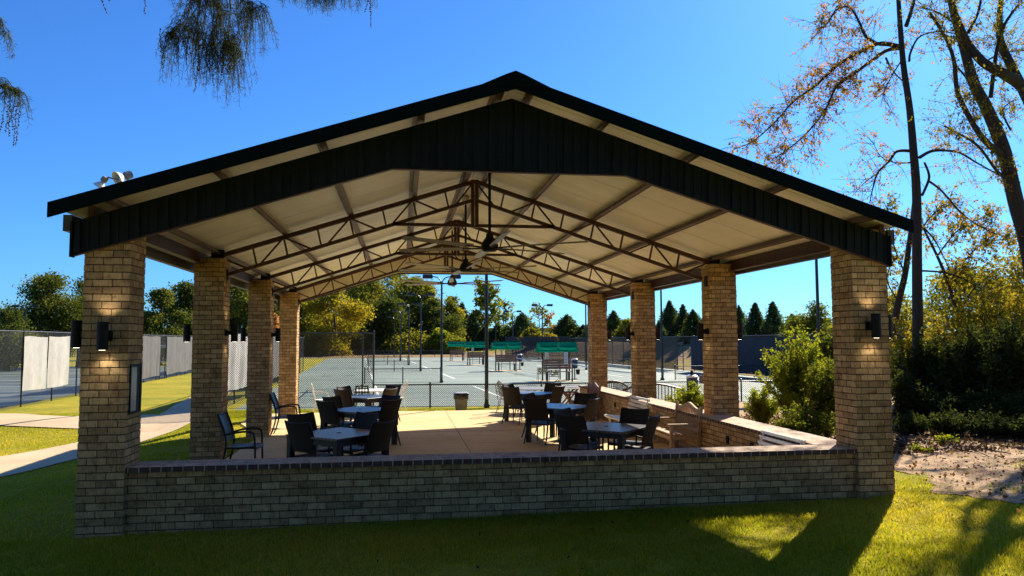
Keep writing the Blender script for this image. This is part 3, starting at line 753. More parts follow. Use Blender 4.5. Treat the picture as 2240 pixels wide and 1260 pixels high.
# rest points of the chair backs on the floor plan
CH = {'LF': [(1.95, 2.79), (1.83, 4.08), (3.23, 2.68), (2.92, 4.03)], 'LM': [(1.97, 6.77), (1.98, 7.98), (3.3, 6.86), (3.26, 8.13)],
      'LB': [(2.01, 10.37), (1.95, 11.76), (3.21, 10.56), (3.26, 11.98)], 'RF': [(6.15, 3.03), (6.25, 4.15), (7.47, 2.79), (7.53, 4.01)],
      'RM': [(6.21, 6.72), (6.3, 8.1), (7.42, 6.43), (7.62, 7.99)], 'RB': [(6.25, 10.58), (6.39, 11.97), (7.6, 10.79), (7.7, 12.14)]}
side = ['near left', 'far left', 'near right', 'far right']
ang = [48, -42, 138, 228]
ch0 = None
for k, tx, ty, nm in tabs:
    for i, (bx, by) in enumerate(CH[k]):
        a = R(ang[i] + random.uniform(-6, 6)); lab = f'brown woven armchair at the {side[i]} side of the {nm}'
        px_, py_ = bx + .38*math.cos(a), by + .38*math.sin(a)
        if ch0 is None:
            ch0 = arm_chair('armchair', lab, M['weave'], 'woven armchairs round the square tables'); ch0.location = (px_, py_, 0); ch0.rotation_euler.z = a
        else: dup(ch0, lab, (px_, py_, 0), a)
sc = arm_chair('armchair', 'blue black sling armchair standing against the second left column', M['sling'], 'sling armchairs against the left columns')
sc.location = (.90, 4.40, 0); sc.rotation_euler.z = R(-3)
dup(sc, 'blue black sling armchair standing against the third left column', (.90, 9.32, 0), R(0))
def teak_bench(label, mat, L=1.25):
    t = thing('garden_bench', label, 'bench', group='wooden garden benches along the right wall'); h = L/2   # faces -x, runs along y
    m = MB()
    for k in range(7): xx = -.25 + k*.075; m.box(xx-.028, xx+.028, -h+.03, h-.03, .41+.006*abs(k-3), .432+.006*abs(k-3))
    m.build('seat', mat, t)
    m = MB()
    for s in (-1, 1): m.beam((.24, s*(h-.035), .36), (.31, s*(h-.035), .94), .06, .05, up=(1, 0, 0))
    n = 18
    for i in range(n):
        a0 = -h+.06+(L-.12)*i/n; a1 = -h+.06+(L-.12)*(i+1)/n
        f_ = lambda y: .87 + .10*math.exp(-(y/(h*.42))**2)
        m.add([(.285, a0, f_(a0)-.085), (.285, a1, f_(a1)-.085), (.297, a1, f_(a1)), (.297, a0, f_(a0)), (.325, a0, f_(a0)-.085), (.325, a1, f_(a1)-.085), (.337, a1, f_(a1)), (.337, a0, f_(a0))],
              [(0, 3, 2, 1), (4, 5, 6, 7), (3, 7, 6, 2), (0, 1, 5, 4)])
    m.beam((.262, -h+.05, .50), (.262, h-.05, .50), .035, .06)
    for i in range(15):
        yy = -h+.11 + (L-.22)*i/14; m.beam((.264, yy, .52), (.304, yy, .82 + .08*math.exp(-(yy/(h*.42))**2)), .035, .016, up=(1, 0, 0))
    m.build('backrest', mat, t)
    for s in (-1, 1):
        m = MB(); m.box(-.30, -.245, s*(h-.03)-.028, s*(h-.03)+.028, 0, .60); m.build('leg', mat, t)
        m = MB(); m.box(.22, .275, s*(h-.03)-.027, s*(h-.03)+.027, 0, .40); m.build('leg', mat, t)
        m = MB(); m.box(-.34, .26, s*(h-.03)-.035, s*(h-.03)+.035, .60, .628); m.build('armrest', mat, t)
    m = MB(); m.box(-.285, -.26, -h+.06, h-.06, .34, .405); m.box(.235, .26, -h+.06, h-.06, .34, .405)
    for s in (-1, 1): m.box(-.245, .22, s*(h-.03)-.015, s*(h-.03)+.015, .34, .40); m.box(-.245, .22, s*(h-.03)-.015, s*(h-.03)+.015, .12, .16)
    m.build('seat_rail', mat, t); return t
t = teak_bench('weathered grey teak bench with curved top rail beside the second right column', M['teak'], 1.28); t.location = (8.60, 5.02, 0)
t = teak_bench('reddish teak bench with curved top rail at the far end of the right wall', M['teakred'], 1.3); t.location = (8.52, 11.9, 0)
def slat_bench(label, L):
    t = thing('slat_bench', label, 'bench', group='white slatted benches along the right wall'); h = L/2
    m = MB()
    for k in range(5): xx = -.30+k*.10; m.box(xx-.042, xx+.042, -h, h, .405-.01*k, .43-.01*k)
    m.box(-.36, -.335, -h, h, .385, .425); m.build('seat', M['white'], t)
    m = MB()
    for k in range(5):
        z_ = .50+k*.085; xx = .17+(z_-.45)*.32; m.beam((xx, -h, z_), (xx, h, z_), .055, .022, up=(1, 0, .3))
    m.build('backrest', M['white'], t)
    for s in (-1, 1):
        m = MB(); m.tube([(-.33, s*(h-.08), .40), (-.25, s*(h-.08), .33), (-.22, s*(h-.08), .18), (-.26, s*(h-.08), 0)], .022, 8); m.build('leg', M['offwhite'], t)
        m = MB(); m.tube([(.10, s*(h-.08), .39), (.14, s*(h-.08), .2), (.20, s*(h-.08), 0)], .022, 8); m.tube([(.10, s*(h-.08), .38), (.16, s*(h-.08), .44), (.30, s*(h-.08), .86)], .018, 8); m.build('leg', M['offwhite'], t)
    return t
t = slat_bench('white slatted bench in the middle of the right wall beside the third column', 1.35); t.location = (8.52, 7.75, 0)
t = slat_bench('white slatted bench in the near right corner behind the front wall', 1.25); t.location = (8.56, 1.33, 0); t.scale = (1, 1, .92)

# trash can
t = thing('trash_can', 'grey square trash can with black liner on the grass beyond the patio', 'trash can', (5.37, 15.62, float(gz(5.4, 15.6))))
def frustum(m, a, b, z0, z1):
    m.add([(-a, -a, z0), (a, -a, z0), (a, a, z0), (-a, a, z0), (-b, -b, z1), (b, -b, z1), (b, b, z1), (-b, b, z1)], [(0, 3, 2, 1), (4, 5, 6, 7), (0, 1, 5, 4), (1, 2, 6, 5), (2, 3, 7, 6), (3, 0, 4, 7)])
m = MB(); frustum(m, .17, .205, 0, .50); m.build('can_body', M['bingrey'], t, bevel=.03)
m = MB(); g = []
for z_, r_ in ((.42, .222), (.46, .235), (.50, .228), (.56, .24), (.60, .225)):
    row = []
    for k in range(33):
        a = 2*math.pi*k/32; q = r_*(1 + .045*math.sin(a*9+z_*40))/max(abs(math.cos(a)), abs(math.sin(a)))**.75; row.append((q*math.cos(a), q*math.sin(a), z_ + .015*math.sin(a*5)))
    g.append(row)
m.sheet(g); m.build('bin_liner', M['liner'], t, smooth=True)
m = MB(); frustum(m, .225, .205, .585, .63); m.build('lid', M['linerlight'], t, bevel=.02)

# odd furniture beyond the slab
def round_table(label, mat, loc, r=.55, h=.72, leaf=4):
    t = thing('round_table', label, 'table', (*loc, float(gz(loc[0], loc[1])) if loc[1] > 14.8 else 0), group='round metal tables beyond the patio')
    m = MB(); m.lathe([(0, h-.025), (r, h-.025), (r+.01, h-.01), (r, h), (0, h)], n=32); m.build('tabletop', mat, t)
    for k in range(leaf):
        a = R(45+k*360/leaf); m = MB(); c_, s_ = math.cos(a), math.sin(a)
        m.tube([(.12*c_, .12*s_, h-.03), (.2*c_, .2*s_, .45), (.16*c_, .16*s_, .25), (r*.75*c_, r*.75*s_, 0)], .013, 6); m.build('leg', mat, t)
    return t
round_table('pale round metal table on the grass edge behind the left row', M['offwhite'], (2.72, 13.9), .62)
round_table('pale oval wrought iron table behind the far right dining table', M['iron'], (7.35, 13.75), .70)
round_table('small round metal table near the far end of the right wall', M['iron'], (8.80, 14.6), .34, .70)
def iron_chair(label, loc, rz, mat, kind='scroll'):
    t = thing('metal_chair', label, 'chair', (*loc, 0), R(rz), group='metal garden chairs beyond the patio')
    m = MB(); m.lathe([(0, .43), (.21, .43), (.22, .44), (0, .45)], n=20); m.build('seat', mat, t)
    m = MB(); m.tube([(-.2, -.18, .43), (-.25, -.2, .7), (-.3, -.17, .86), (-.32, 0, .93), (-.3, .17, .86), (-.25, .2, .7), (-.2, .18, .43)], .012, 6)
    if kind == 'lattice':
        for y_ in (-.16, -.08, 0, .08, .16): m.tube([(-.22, y_, .5), (-.3, y_, .90)], .014, 4)
        for z_ in (.52, .62, .72, .82, .90): m.tube([(-.2-.12*(z_-.45)*2, -.19, z_), (-.2-.12*(z_-.45)*2, .19, z_)], .014, 4)
    else:
        for y_ in (-.1, -.05, 0, .05, .1): m.tube([(-.21, y_*.6, .45), (-.26, y_*1.4, .66), (-.31, y_*.8, .90)], .006, 5)
        for s in (-1, 1):
            m.tube([(-.27+.0*k, s*(.08+.05*math.cos(k*.8)), .72+.05*math.sin(k*.8)) for k in range(8)], .006, 5)
    m.build('backrest', mat, t)
    for sx, sy in ((-1, -1), (-1, 1), (1, -1), (1, 1)):
        m = MB(); m.tube([(sx*.17, sy*.16, .43), (sx*.2, sy*.19, .2), (sx*.25, sy*.22, 0)], .011, 6); m.build('leg', mat, t)
    for s in (-1, 1):
        m = MB(); m.tube([(-.25, s*.2, .66), (-.05, s*.25, .67), (.14, s*.25, .64), (.2, s*.21, .5), (.18, s*.17, .43)], .010, 6); m.build('armrest', mat, t)
    return t
iron_chair('wrought iron chair with scrolled back, left of two by the far right table', (6.55, 13.35), 30, M['iron'])
iron_chair('wrought iron chair with scrolled back, close behind the other near the patio edge', (6.72, 14.3), 15, M['iron'])
iron_chair('wrought iron chair beyond the oval table, facing the patio', (8.02, 14.3), 205, M['iron'])
iron_chair('dark lattice back metal chair beside the pale round table', (2.38, 13.05), 90, M['frame'], 'lattice')
iron_chair('pale metal chair at the left of the round table, seen from its side', (1.15, 14.2), 10, M['offwhite'])
iron_chair('pale metal chair at the right of the round table, beyond the left row', (3.32, 14.6), 200, M['offwhite'])
t = thing('folding_table', 'small folding wooden table with crossed legs near the reddish bench', 'table', (8.62, 14.35, 0))
m = MB(); m.box(-.42, .42, -.28, .28, .655, .68); m.build('tabletop', M['offwhite'], t)
for s in (-1, 1):
    m = MB(); m.beam((-.30, s*.24, 0), (.25, s*.24, .655), .03, .045); m.build('leg', M['teakred'], t)
    m = MB(); m.beam((.30, s*.205, 0), (-.25, s*.205, .655), .03, .045); m.build('leg', M['teakred'], t)
m = MB(); m.box(-.26, .27, -.2, .2, .53, .56); m.build('stretcher', M['teakred'], t)

# ------------------------------------------------------------------ fences
def link_wire(segs, z0, h, sp, wd):
    vs = []
    for (xa, ya), (xb, yb) in segs:
        L = math.hypot(xb-xa, yb-ya); ux, uy = (xb-xa)/L, (yb-ya)/L
        u = np.arange(-h, L, sp)
        for s in (1, -1):
            a0 = u.copy(); 
            t0 = np.maximum(0, -a0); t1 = np.minimum(h, L - a0); ok = t1 > t0
            aa, tt0, tt1 = a0[ok], t0[ok], t1[ok]
            ua, ub = aa+tt0, aa+tt1; za, zb = tt0, tt1
            if s < 0: za, zb = h-za, h-zb
            k = wd*.7071
            q = np.stack([np.stack([ua-k*.5, za+s*k*.5], 1), np.stack([ub-k*.5, zb+s*k*.5], 1), np.stack([ub+k*.5, zb-s*k*.5], 1), np.stack([ua+k*.5, za-s*k*.5], 1)], 1)
            off = .003*s
            P = np.empty((len(q), 4, 3)); P[..., 0] = xa+ux*q[..., 0]-uy*off; P[..., 1] = ya+uy*q[..., 0]+ux*off; P[..., 2] = z0+q[..., 1]
            vs.append(P.reshape(-1, 3))
    return np.concatenate(vs)
def fence(label, pts, h, z0=-.13, step=2.5, sp=.075, wd=.0045, mid=False, post_r=.03, group=None, mesh=True, name='chain_link_fence'):
    t = thing(name, label, 'fence', (pts[0][0], pts[0][1], z0), 0, group)
    ox, oy = pts[0]; P = [(x-ox, y-oy) for x, y in pts]; segs = list(zip(P, P[1:]))
    done = set()
    for (a, b) in segs:
        L = math.dist(a, b); n = max(1, round(L/step))
        for i in range(n+1):
            q = (round(a[0]+(b[0]-a[0])*i/n, 3), round(a[1]+(b[1]-a[1])*i/n, 3))
            if q in done: continue
            done.add(q); m = MB(); m.tube([(*q, 0), (*q, h+.04)], post_r, 8); m.lathe([(post_r*1.15, h+.03), (post_r*1.1, h+.06), (0, h+.075)], (*q, 0), 8); m.build('post', M['pole'], t)
    m = MB()
    for z_ in ([h-.02, .05, h*.5] if mid else [h-.02, .05]):
        for a, b in segs: m.tube([(*a, z_), (*b, z_)], .022 if z_ > .1 else .006, 8)
    m.build('rail', M['pole'], t)
    if mesh:
        v = link_wire(segs, .03, h-.05, sp, wd); me = fast_mesh('wire_mesh', v, np.arange(len(v)), 4, M['wire'])
        link_mesh('wire_mesh', me, t)
    return t
HF = 2.68
LF0 = (-9.35, 12.0); LF1 = (-12.3, 60.0)
fence('tall chain link fence along the left courts, partly hung with windscreens', [LF0, (-10.0, 23.0), LF1], HF, -.12, 2.6, mid=False, wd=.008)
CF = (-2.5, 17.6)
fence('tall bare chain link fence end section between the left columns and the courts', [CF, (2.52, 17.55)], HF-.1, -.13, 2.35, wd=.011)
fence('tall chain link fence running back along the left side of the near courts', [CF, (-3.9, 50)], HF-.1, -.13, 2.6, wd=.005)
fence('low chain link fence in front of the nearest court', [(2.52, 17.5), (6.36, 17.05), (14.0, 17.25), (19.0, 17.3)], .81, -.13, 1.95, wd=.010)
for (xa, xb, yy, lb) in [(1.5, 5.55, 32.6, 'second'), (1.0, 4.8, 48.6, 'third'), (.2, 4.0, 64.5, 'fourth'), (-.4, 3.2, 80.5, 'fifth')]:
    fence(f'low chain link divider fence at the {lb} row of courts on the left', [(xa, yy), (xb, yy)], .81, -.13, 2.0, group='low court divider fences')
    fence(f'low chain link divider fence at the {lb} row of courts on the right', [(xa+17.5, yy+.4), (xb+19, yy+.4)], .81, -.13, 2.6, group='low court divider fences')
fence('far low chain link fence across the end of the courts', [(-8, 98.5), (24, 98.5)], 1.0, -.13, 3.2, sp=.12, wd=.012)
fence('short tall fence stub inside the near left courts seen through the mesh', [(1.9, 22.5), (1.5, 30.5)], HF-.2, -.13, 4.0)
RF0, RF1 = (25.6, 17.0), (22.4, 76)
def rfx(y): return RF0[0] + (RF1[0]-RF0[0])*(y-RF0[1])/(RF1[1]-RF0[1])
fence('tall chain link fence with navy windscreen along the right courts', [RF0, (rfx(46), 46)], HF-.15, -.1, 2.9, sp=.11, wd=.007)
fence('tall see through chain link fence along the far right courts', [(rfx(46), 46), RF1], HF-.15, -.1, 2.9, sp=.13, wd=.055)
fence('tall chain link fence across the far right end of the courts', [(rfx(76), 76), (15.2, 77.5)], HF, -.1, 2.9, sp=.16, wd=.06)
def screen(label, a, b, z0, z1, mat, off=.05, wave=.03, group=None, sag=.04, seed=0, n=60, slack=0):
    L = math.dist(a, b); ux, uy = (b[0]-a[0])/L, (b[1]-a[1])/L; m = MB(); g = []
    r = np.random.default_rng(seed); ph = r.uniform(0, 6, 6)
    for i in range(19):
        v = i/18; row = []
        for j in range(n+1):
            u = j/n*L; d = off + wave*(1-.6*v)*(math.sin(u*3.1+ph[0]+v*.6)+.6*math.sin(u*7.3+ph[1]-v)+.4*math.sin(v*7+ph[2]+u*1.3))
            zz = z0+(z1-z0)*v
            if i == 18: zz -= sag*abs(math.sin(u*1.2+ph[3]))
            if i == 0: zz += slack*u + sag*.6*math.sin(u*1.4+ph[4])
            row.append((a[0]+ux*u-uy*d-a[0], a[1]+uy*u+ux*d-a[1], zz))
        g.append(row)
    m.sheet(g); o = m.build('windscreen', mat, smooth=True, loc=(a[0], a[1], 0), recalc=False); tag(o, label, 'windscreen', group); return o
def lfp(y): return (LF0[0]+(-10.0-LF0[0])*(y-12)/11, y) if y < 23 else (-10.0+(LF1[0]+10.0)*(y-23)/37, y)
screen('white fabric windscreen hung loose on the left fence, first panel', lfp(20.2), lfp(22.3), .42, 2.38, M['screen'], off=-.05, wave=.018, seed=1, group='white windscreens on the fences')
screen('white fabric windscreen hung loose on the left fence, second panel', lfp(22.45), lfp(24.6), .42, 2.40, M['screen'], off=-.05, wave=.018, seed=2, group='white windscreens on the fences')
screen('grey windscreen on the left fence between the first and second column', lfp(28.5), lfp(39.5), .12, 2.50, M['screengrey'], off=-.05, wave=.02, seed=3, n=160)
screen('darker grey windscreen on the left fence beyond the gate posts', lfp(41.2), lfp(59), .12, 2.50, M['screengrey'], off=-.05, wave=.02, seed=4)
screen('long pale windscreen sagging on the fence behind the third left column', (CF[0]-.02, CF[1]+.15), (-2.6, 26.3), .42, 2.48, M['screen'], off=-.05, wave=.055, seed=5, n=120, sag=.05)
screen('grey windscreen on the far part of the near court side fence', (-2.75, 29.0), (-3.5, 43.0), .35, 2.5, M['screengrey'], off=-.05, wave=.03, seed=6, n=120)
screen('navy windscreen on the right court fence, long panel', (rfx(17.5)-.06, 17.5), (rfx(43.5)-.06, 43.5), .04, 2.36, M['screennavy'], off=0, wave=.012, seed=7, n=200)
def gate(label, p, q, z0):
    t = thing('fence_gate', label, 'gate', (*p, z0)); d = (q[0]-p[0], q[1]-p[1])
    m = MB()
    for k in (0, 1): m.tube([(d[0]*k, d[1]*k, 0), (d[0]*k, d[1]*k, 2.75)], .035, 8)
    for z_ in (.15, 1.05, 1.95, 2.05): m.tube([(0, 0, z_), (d[0], d[1], z_)], .022, 8)
    m.build('gate_frame', M['pole'], t); return t
gate('black metal gate frame between the grey windscreens on the left fence', lfp(39.7), lfp(41.0), -.12)
gate('black metal gate frame in the right court fence', (rfx(45)-.15, 44.6), (rfx(45)-.1, 45.9), -.1)

# ------------------------------------------------------------------ light poles
def light_pole(label, x, y, h=5.82, heads=True, group='court light poles'):
    t = thing('light_pole', label, 'light pole', (x, y, -.13), 0, group)
    m = MB(); m.tube([(0, 0, 0), (0, 0, .6), (0, 0, 4.4), (0, 0, h-.28)], [.072, .065, .055, .05], 12); m.box(-.09, .09, -.09, .09, 0, .12); m.build('pole', M['pole'], t, smooth=False)
    for s in (-1, 1):
        m = MB(); m.tube([(0, 0, h-.42), (s*.06, 0, h-.22), (s*.18, 0, h-.08), (s*.32, 0, h-.02), (s*.55, 0, h)], .032, 8); a = m.build('arm', M['pole'], t)
        m = MB(); m.box(min(s*.5, s*1.05), max(s*.5, s*1.05), -.20, .20, h-.10, h+.10); hd = m.build('lamp_head', M['pole'], t, bevel=.02)
        m = MB(); m.box(min(s*.56, s*1.0), max(s*.56, s*1.0), -.15, .15, h-.112, h-.102); m.build('lens', M['bingrey'], hd)
    m = MB(); m.box(-.05, .05, -.11, -.06, .28, .62); m.build('junction_box', M['bingrey'], t)
    return t
lp0 = light_pole('black two headed court light pole by the low fence in front of the nearest court', 6.36, 17.1)
for i, (x_, y_, lb) in enumerate([(5.62, 32.9, 'black two headed court light pole, second in the left row'), (4.87, 49.1, 'black two headed court light pole, third in the left row'),
    (4.12, 63.9, 'black two headed court light pole, fourth in the left row'), (3.30, 80.8, 'black two headed court light pole, fifth in the left row'), (2.3, 104.5, 'black two headed court light pole, farthest in the left row'),
    (18.65, 17.1, 'black two headed court light pole beyond the bushes by the right column'), (18.2, 32.9, 'black two headed court light pole between the second and third right columns'),
    (17.7, 49.0, 'black two headed court light pole just left of the farthest right column'), (17.3, 65.5, 'black two headed court light pole behind the right green shelter'),
    (16.65, 81.5, 'black two headed court light pole behind the third green shelter'), (16.6, 98, 'small far court light pole behind the second green shelter')]):
    dup(lp0, lb, (x_, y_, -.13))
dup(lp0, 'black court light pole above the left courts beside the oak tree', (-27, 58, -.13), .3, scale=(.9, .9, .9))
# floodlights
t = thing('floodlight_pole', 'floodlight pole with two white dish lamps showing above the left roof edge', 'floodlight pole', (-5.6, 17.2, -.14))
m = MB(); m.tube([(0, 0, 0), (0, 0, 7.1)], .07, 10); m.build('pole', M['pole'], t)
b = at(262, 386, Y=17.2) - Vector(t.location); c_ = at(221, 398, Y=17.2) - Vector(t.location)
def flood(p, r, d, par):
    m = MB(); prof = [(r*.22, 0), (r*.45, r*.22), (r*.78, r*.6), (r, r*1.0)]
    m.lathe(prof + [(r*.97, r*1.0), (r*.74, r*.63), (r*.40, r*.28), (r*.1, r*.2)], p, 28, d); f_ = m.build('floodlight', M['offwhite'], par, smooth=False)
    m = MB(); m.lathe([(0, r*.72), (r*.82, r*.74), (r*.82, r*.78), (0, r*.8)], p, 24, d); m.build('lens', M['glass'], f_)
    dv = Vector(d).normalized(); m = MB(); m.lathe([(0, -r*1.0), (r*.5, -r*.95), (r*.55, -r*.2), (r*.3, 0), (0, 0)], p, 16, d); m.build('ballast', M['bingrey'], f_)
    return f_
flood(b + Vector((.1, .1, .02)), .26, (-.75, -.75, -.55), t); flood(c_ + Vector((.05, 0, 0)), .2, (-.6, .1, -.85), t)
m = MB(); m.tube([(0, 0, 6.9), b - Vector((-.3, 0, .35)), b + Vector((.25, .2, -.1))], .035, 8); m.tube([(0, 0, 6.6), (b+c_)/2 - Vector((0, 0, .3)), c_ + Vector((.62, 0, .05)), c_ + Vector((.2, 0, .16))], .03, 8); m.build('arm', M['iron'], t)

# ------------------------------------------------------------------ court shelters, nets, coolers
def shelter(label, x, y):
    t = thing('court_shelter', label, 'shelter', (x, y, -.126), 0, 'green canopy shelters along the net line')
    hw = 1.12; zt, ze, zv, dy = 2.2, 1.80, 1.60, .62
    for sx in (-.78, .78):
        m = MB(); m.tube([(sx, .15, 0), (sx, .15, zt-.05)], .045, 8); m.box(sx-.09, sx+.09, .06, .24, 0, .02); m.build('post', M['pole'], t)
    m = MB(); g = []
    for v, (yy, zz) in enumerate([(-dy, ze), (-dy*.55, ze+.17), (-.03, zt)]):
        row = []
        for j in range(25):
            u = j/24; dip = .045*math.sin(math.pi*(u*2 % 1))*(1 if v == 1 else (.5 if v == 0 else .2)); row.append((-hw+2*hw*u, yy, zz-dip))
        g.append(row)
    m.sheet(g); g2 = [[(-x_, -y_, z_) for x_, y_, z_ in row] for row in g]; m.sheet(g2)
    m.add([(-hw, -dy, ze), (-hw, -.03, zt), (-hw, .03, zt), (-hw, dy, ze)], [(0, 1, 2, 3)]); m.add([(hw, -dy, ze), (hw, -.03, zt), (hw, .03, zt), (hw, dy, ze)], [(0, 1, 2, 3)])
    n = 40
    for s in (-1, 1):
        gv = []
        for k in range(2): gv.append([(-hw+2*hw*j/n, s*(dy+.004), (ze+.004 if k == 0 else zv+.03*abs(math.sin(j*.62)))) for j in range(n+1)])
        m.sheet(gv)
        gv = []
        for k in range(2): gv.append([(s*(hw+.003), -dy+2*dy*j/16, (ze if k == 0 else zv+.03*abs(math.sin(j*.75)))) for j in range(17)])
        m.sheet(gv)
    cn = m.build('canopy', M['canvas'], t, recalc=False)
    m = MB()
    for sx in (-hw, 0, hw):
        for s in (-1, 1): m.tube([(sx, s*dy, ze+.012), (sx, s*dy*.55, ze+.175), (sx, 0, zt+.012)], .014, 6)
    m.tube([(-hw, 0, zt+.012), (hw, 0, zt+.012)], .018, 6); m.tube([(-hw, -dy*.55, ze+.16), (hw, -dy*.55, ze+.16)], .014, 6)
    m.build('canopy_frame', M['trim'], t)
    m = MB()
    for k in range(4): m.box(-.84, .84, -.03-.01, .0, .66+k*.14, .79+k*.14)
    m.build('bench_back', M['plank'], t)
    m = MB()
    for k in range(3): m.box(-.80, .80, -.48+k*.145, -.35+k*.145, .50, .54)
    m.build('bench_seat', M['plank'], t)
    for sx in (-.6, .6):
        m = MB(); m.box(sx-.03, sx+.03, -.45, -.40, 0, .50); m.build('bench_leg', M['pole'], t); m = MB(); m.box(sx-.03, sx+.03, -.06, .0, 0, .66); m.build('bench_leg', M['pole'], t)
    return t
SH = []
for i, (pxc, yy, lb) in enumerate([(1217, 33.6, 'green canopy shelter over a brown bench, nearest of the row'), (1107, 48.6, 'green canopy shelter over a brown bench, second from the right'),
                                  (1041, 63.6, 'green canopy shelter over a brown bench, third, behind the dark pole'), (1000, 79.2, 'green canopy shelter over a brown bench, farthest left of the row')]):
    p = at(pxc, 760, Y=yy); SH.append((p.x, yy))
    if i == 0: sh0 = shelter(lb, p.x, yy)
    else: dup(sh0, lb, (p.x, yy, -.126))
    q = MB(); q.box(-1.2, 1.2, -.9, .9, -.126, -.122); tag(q.build('shelter_pad', M['path'], loc=(p.x, yy, 0)), None, None, None, 'structure')
pts_n = [(SH[0][0]+.75, 18.6)] + SH + [(8.2, 95)]
def net(label, a, b):
    t = thing('tennis_net', label, 'tennis net', (*a, -.126), 0, 'tennis nets between the shelters'); d = (b[0]-a[0], b[1]-a[1]); L = math.hypot(*d)
    for k in (0, 1): m = MB(); m.tube([(d[0]*k, d[1]*k, 0), (d[0]*k, d[1]*k, 1.05)], .04, 8); m.build('post', M['pole'], t)
    sagf = lambda u: 1.0 - .10*4*u*(1-u)
    vs = []
    for k in range(int(L/.11)):
        u = k*.11/L; x_, y_ = d[0]*u, d[1]*u; ww = .008/L; x2, y2 = d[0]*(u+ww), d[1]*(u+ww); vs += [(x_, y_, .06), (x2, y2, .06), (x2, y2, sagf(u)), (x_, y_, sagf(u))]
    for k in range(11):
        z_ = .06 + k*.085
        for j in range(10):
            u0, u1 = j/10, (j+1)/10; f0, f1 = sagf(u0), sagf(u1); vs += [(d[0]*u0, d[1]*u0, z_*f0), (d[0]*u1, d[1]*u1, z_*f1), (d[0]*u1, d[1]*u1, z_*f1+.008), (d[0]*u0, d[1]*u0, z_*f0+.008)]
    link_mesh('netting', fast_mesh('netting', np.array(vs), np.arange(len(vs)), 4, M['wire']), t)
    m = MB()
    for j in range(12):
        u0, u1 = j/12, (j+1)/12; m.beam((d[0]*u0, d[1]*u0, sagf(u0)), (d[0]*u1, d[1]*u1, sagf(u1)), .012, .06)
    m.build('net_band', M['offwhite'], t)
nl = ['nearest tennis net running from the first shelter towards the low fence', 'tennis net between the first and second green shelters', 'tennis net between the second and third green shelters', 'tennis net between the third and farthest green shelters']
for k in range(4):
    a, b = pts_n[k], pts_n[k+1]
    if k == 0: net(nl[0], (a[0], a[1]+.2), (b[0]+.55, b[1]-1.6))
    else: net(nl[k], (a[0]+.5, a[1]+1.4), (b[0]+.55, b[1]-1.4))
def sign(label, x, y):
    t = thing('score_board', label, 'score board', (x, y, -.126), 0, 'white score boards on the net posts')
    m = MB(); m.box(-.10, .10, -.015, .015, .95, 1.75); m.build('panel', M['white'], t, bevel=.01)
    m = MB()
    for k in range(8): m.box(-.045+.01*(k % 2), .045, -.0175, -.0155, 1.02+k*.085, 1.06+k*.085)
    m.build('score_mark', M['bingrey'], t)
    m = MB(); m.tube([(0, .03, 0), (0, .03, 1.7)], .02, 6); m.build('post', M['pole'], t); return t
sg = sign('white score board left of the nearest shelter bench', at(1196, 780, Y=34.8).x, 34.8)
for px_, yy, lb in [(1238, 33.0, 'white score board right of the nearest shelter bench'), (1097, 49.6, 'white score board at the second shelter'), (1034, 64.6, 'white score board at the third shelter')]:
    dup(sg, lb, (at(px_, 780, Y=yy).x, yy, -.126))
def cooler(label, x, y):
    t = thing('water_cooler', label, 'water cooler', (x, y, -.126), 0, 'blue water coolers on stands')
    m = MB(); m.tube([(0, 0, 0), (0, 0, .66)], .035, 8); m.box(-.2, .2, -.2, .2, .64, .67); m.lathe([(.22, 0), (.2, .03), (0, .04)], n=16); m.build('stand', M['pole'], t)
    m = MB(); m.lathe([(0, .67), (.17, .67), (.18, .75), (.19, .80), (.18, .85), (.19, 1.0), (.185, 1.14), (0, 1.14)], n=24); m.build('tank', M['blue'], t)
    m = MB(); m.lathe([(.19, 1.14), (.195, 1.18), (.15, 1.22), (0, 1.22)], n=24); m.build('lid', M['white'], t)
    m = MB(); m.lathe([(0, .28), (.10, .28), (.13, .58), (0, .58)], (.19, -.02, 0), 14); m.build('cup_bin', M['black'], t); return t
ck = cooler('blue water cooler on a stand right of the nearest green shelter', at(1257, 800, Y=35.0).x, 35.0)
dup(ck, 'blue water cooler on a stand right of the second green shelter', (at(1137, 790, Y=50.2).x, 50.2, -.126))
t = thing('water_cooler', 'tall dark blue cooler drum behind the light green bush on the right', 'water cooler', (at(1514, 840, Y=14.5).x, 14.5, 0.0))
m = MB(); m.lathe([(0, .35), (.17, .35), (.175, .95), (0, .95)], n=24); m.build('tank', M['blue'], t); m = MB(); m.lathe([(.178, .95), (.18, 1.0), (.12, 1.03), (0, 1.03)], n=24); m.build('lid', M['offwhite'], t)
m = MB(); m.lathe([(.05, 1.03), (.055, 1.10), (.03, 1.18), (0, 1.19)], n=14); m.build('knob', M['black'], t); m = MB(); m.box(-.2, .2, -.2, .2, -.1, .35); m.build('stand', M['black'], t)
m = MB(); m.box(.25, .50, -.03, .03, .75, 1.02); m.build('side_shelf', M['iron'], t)
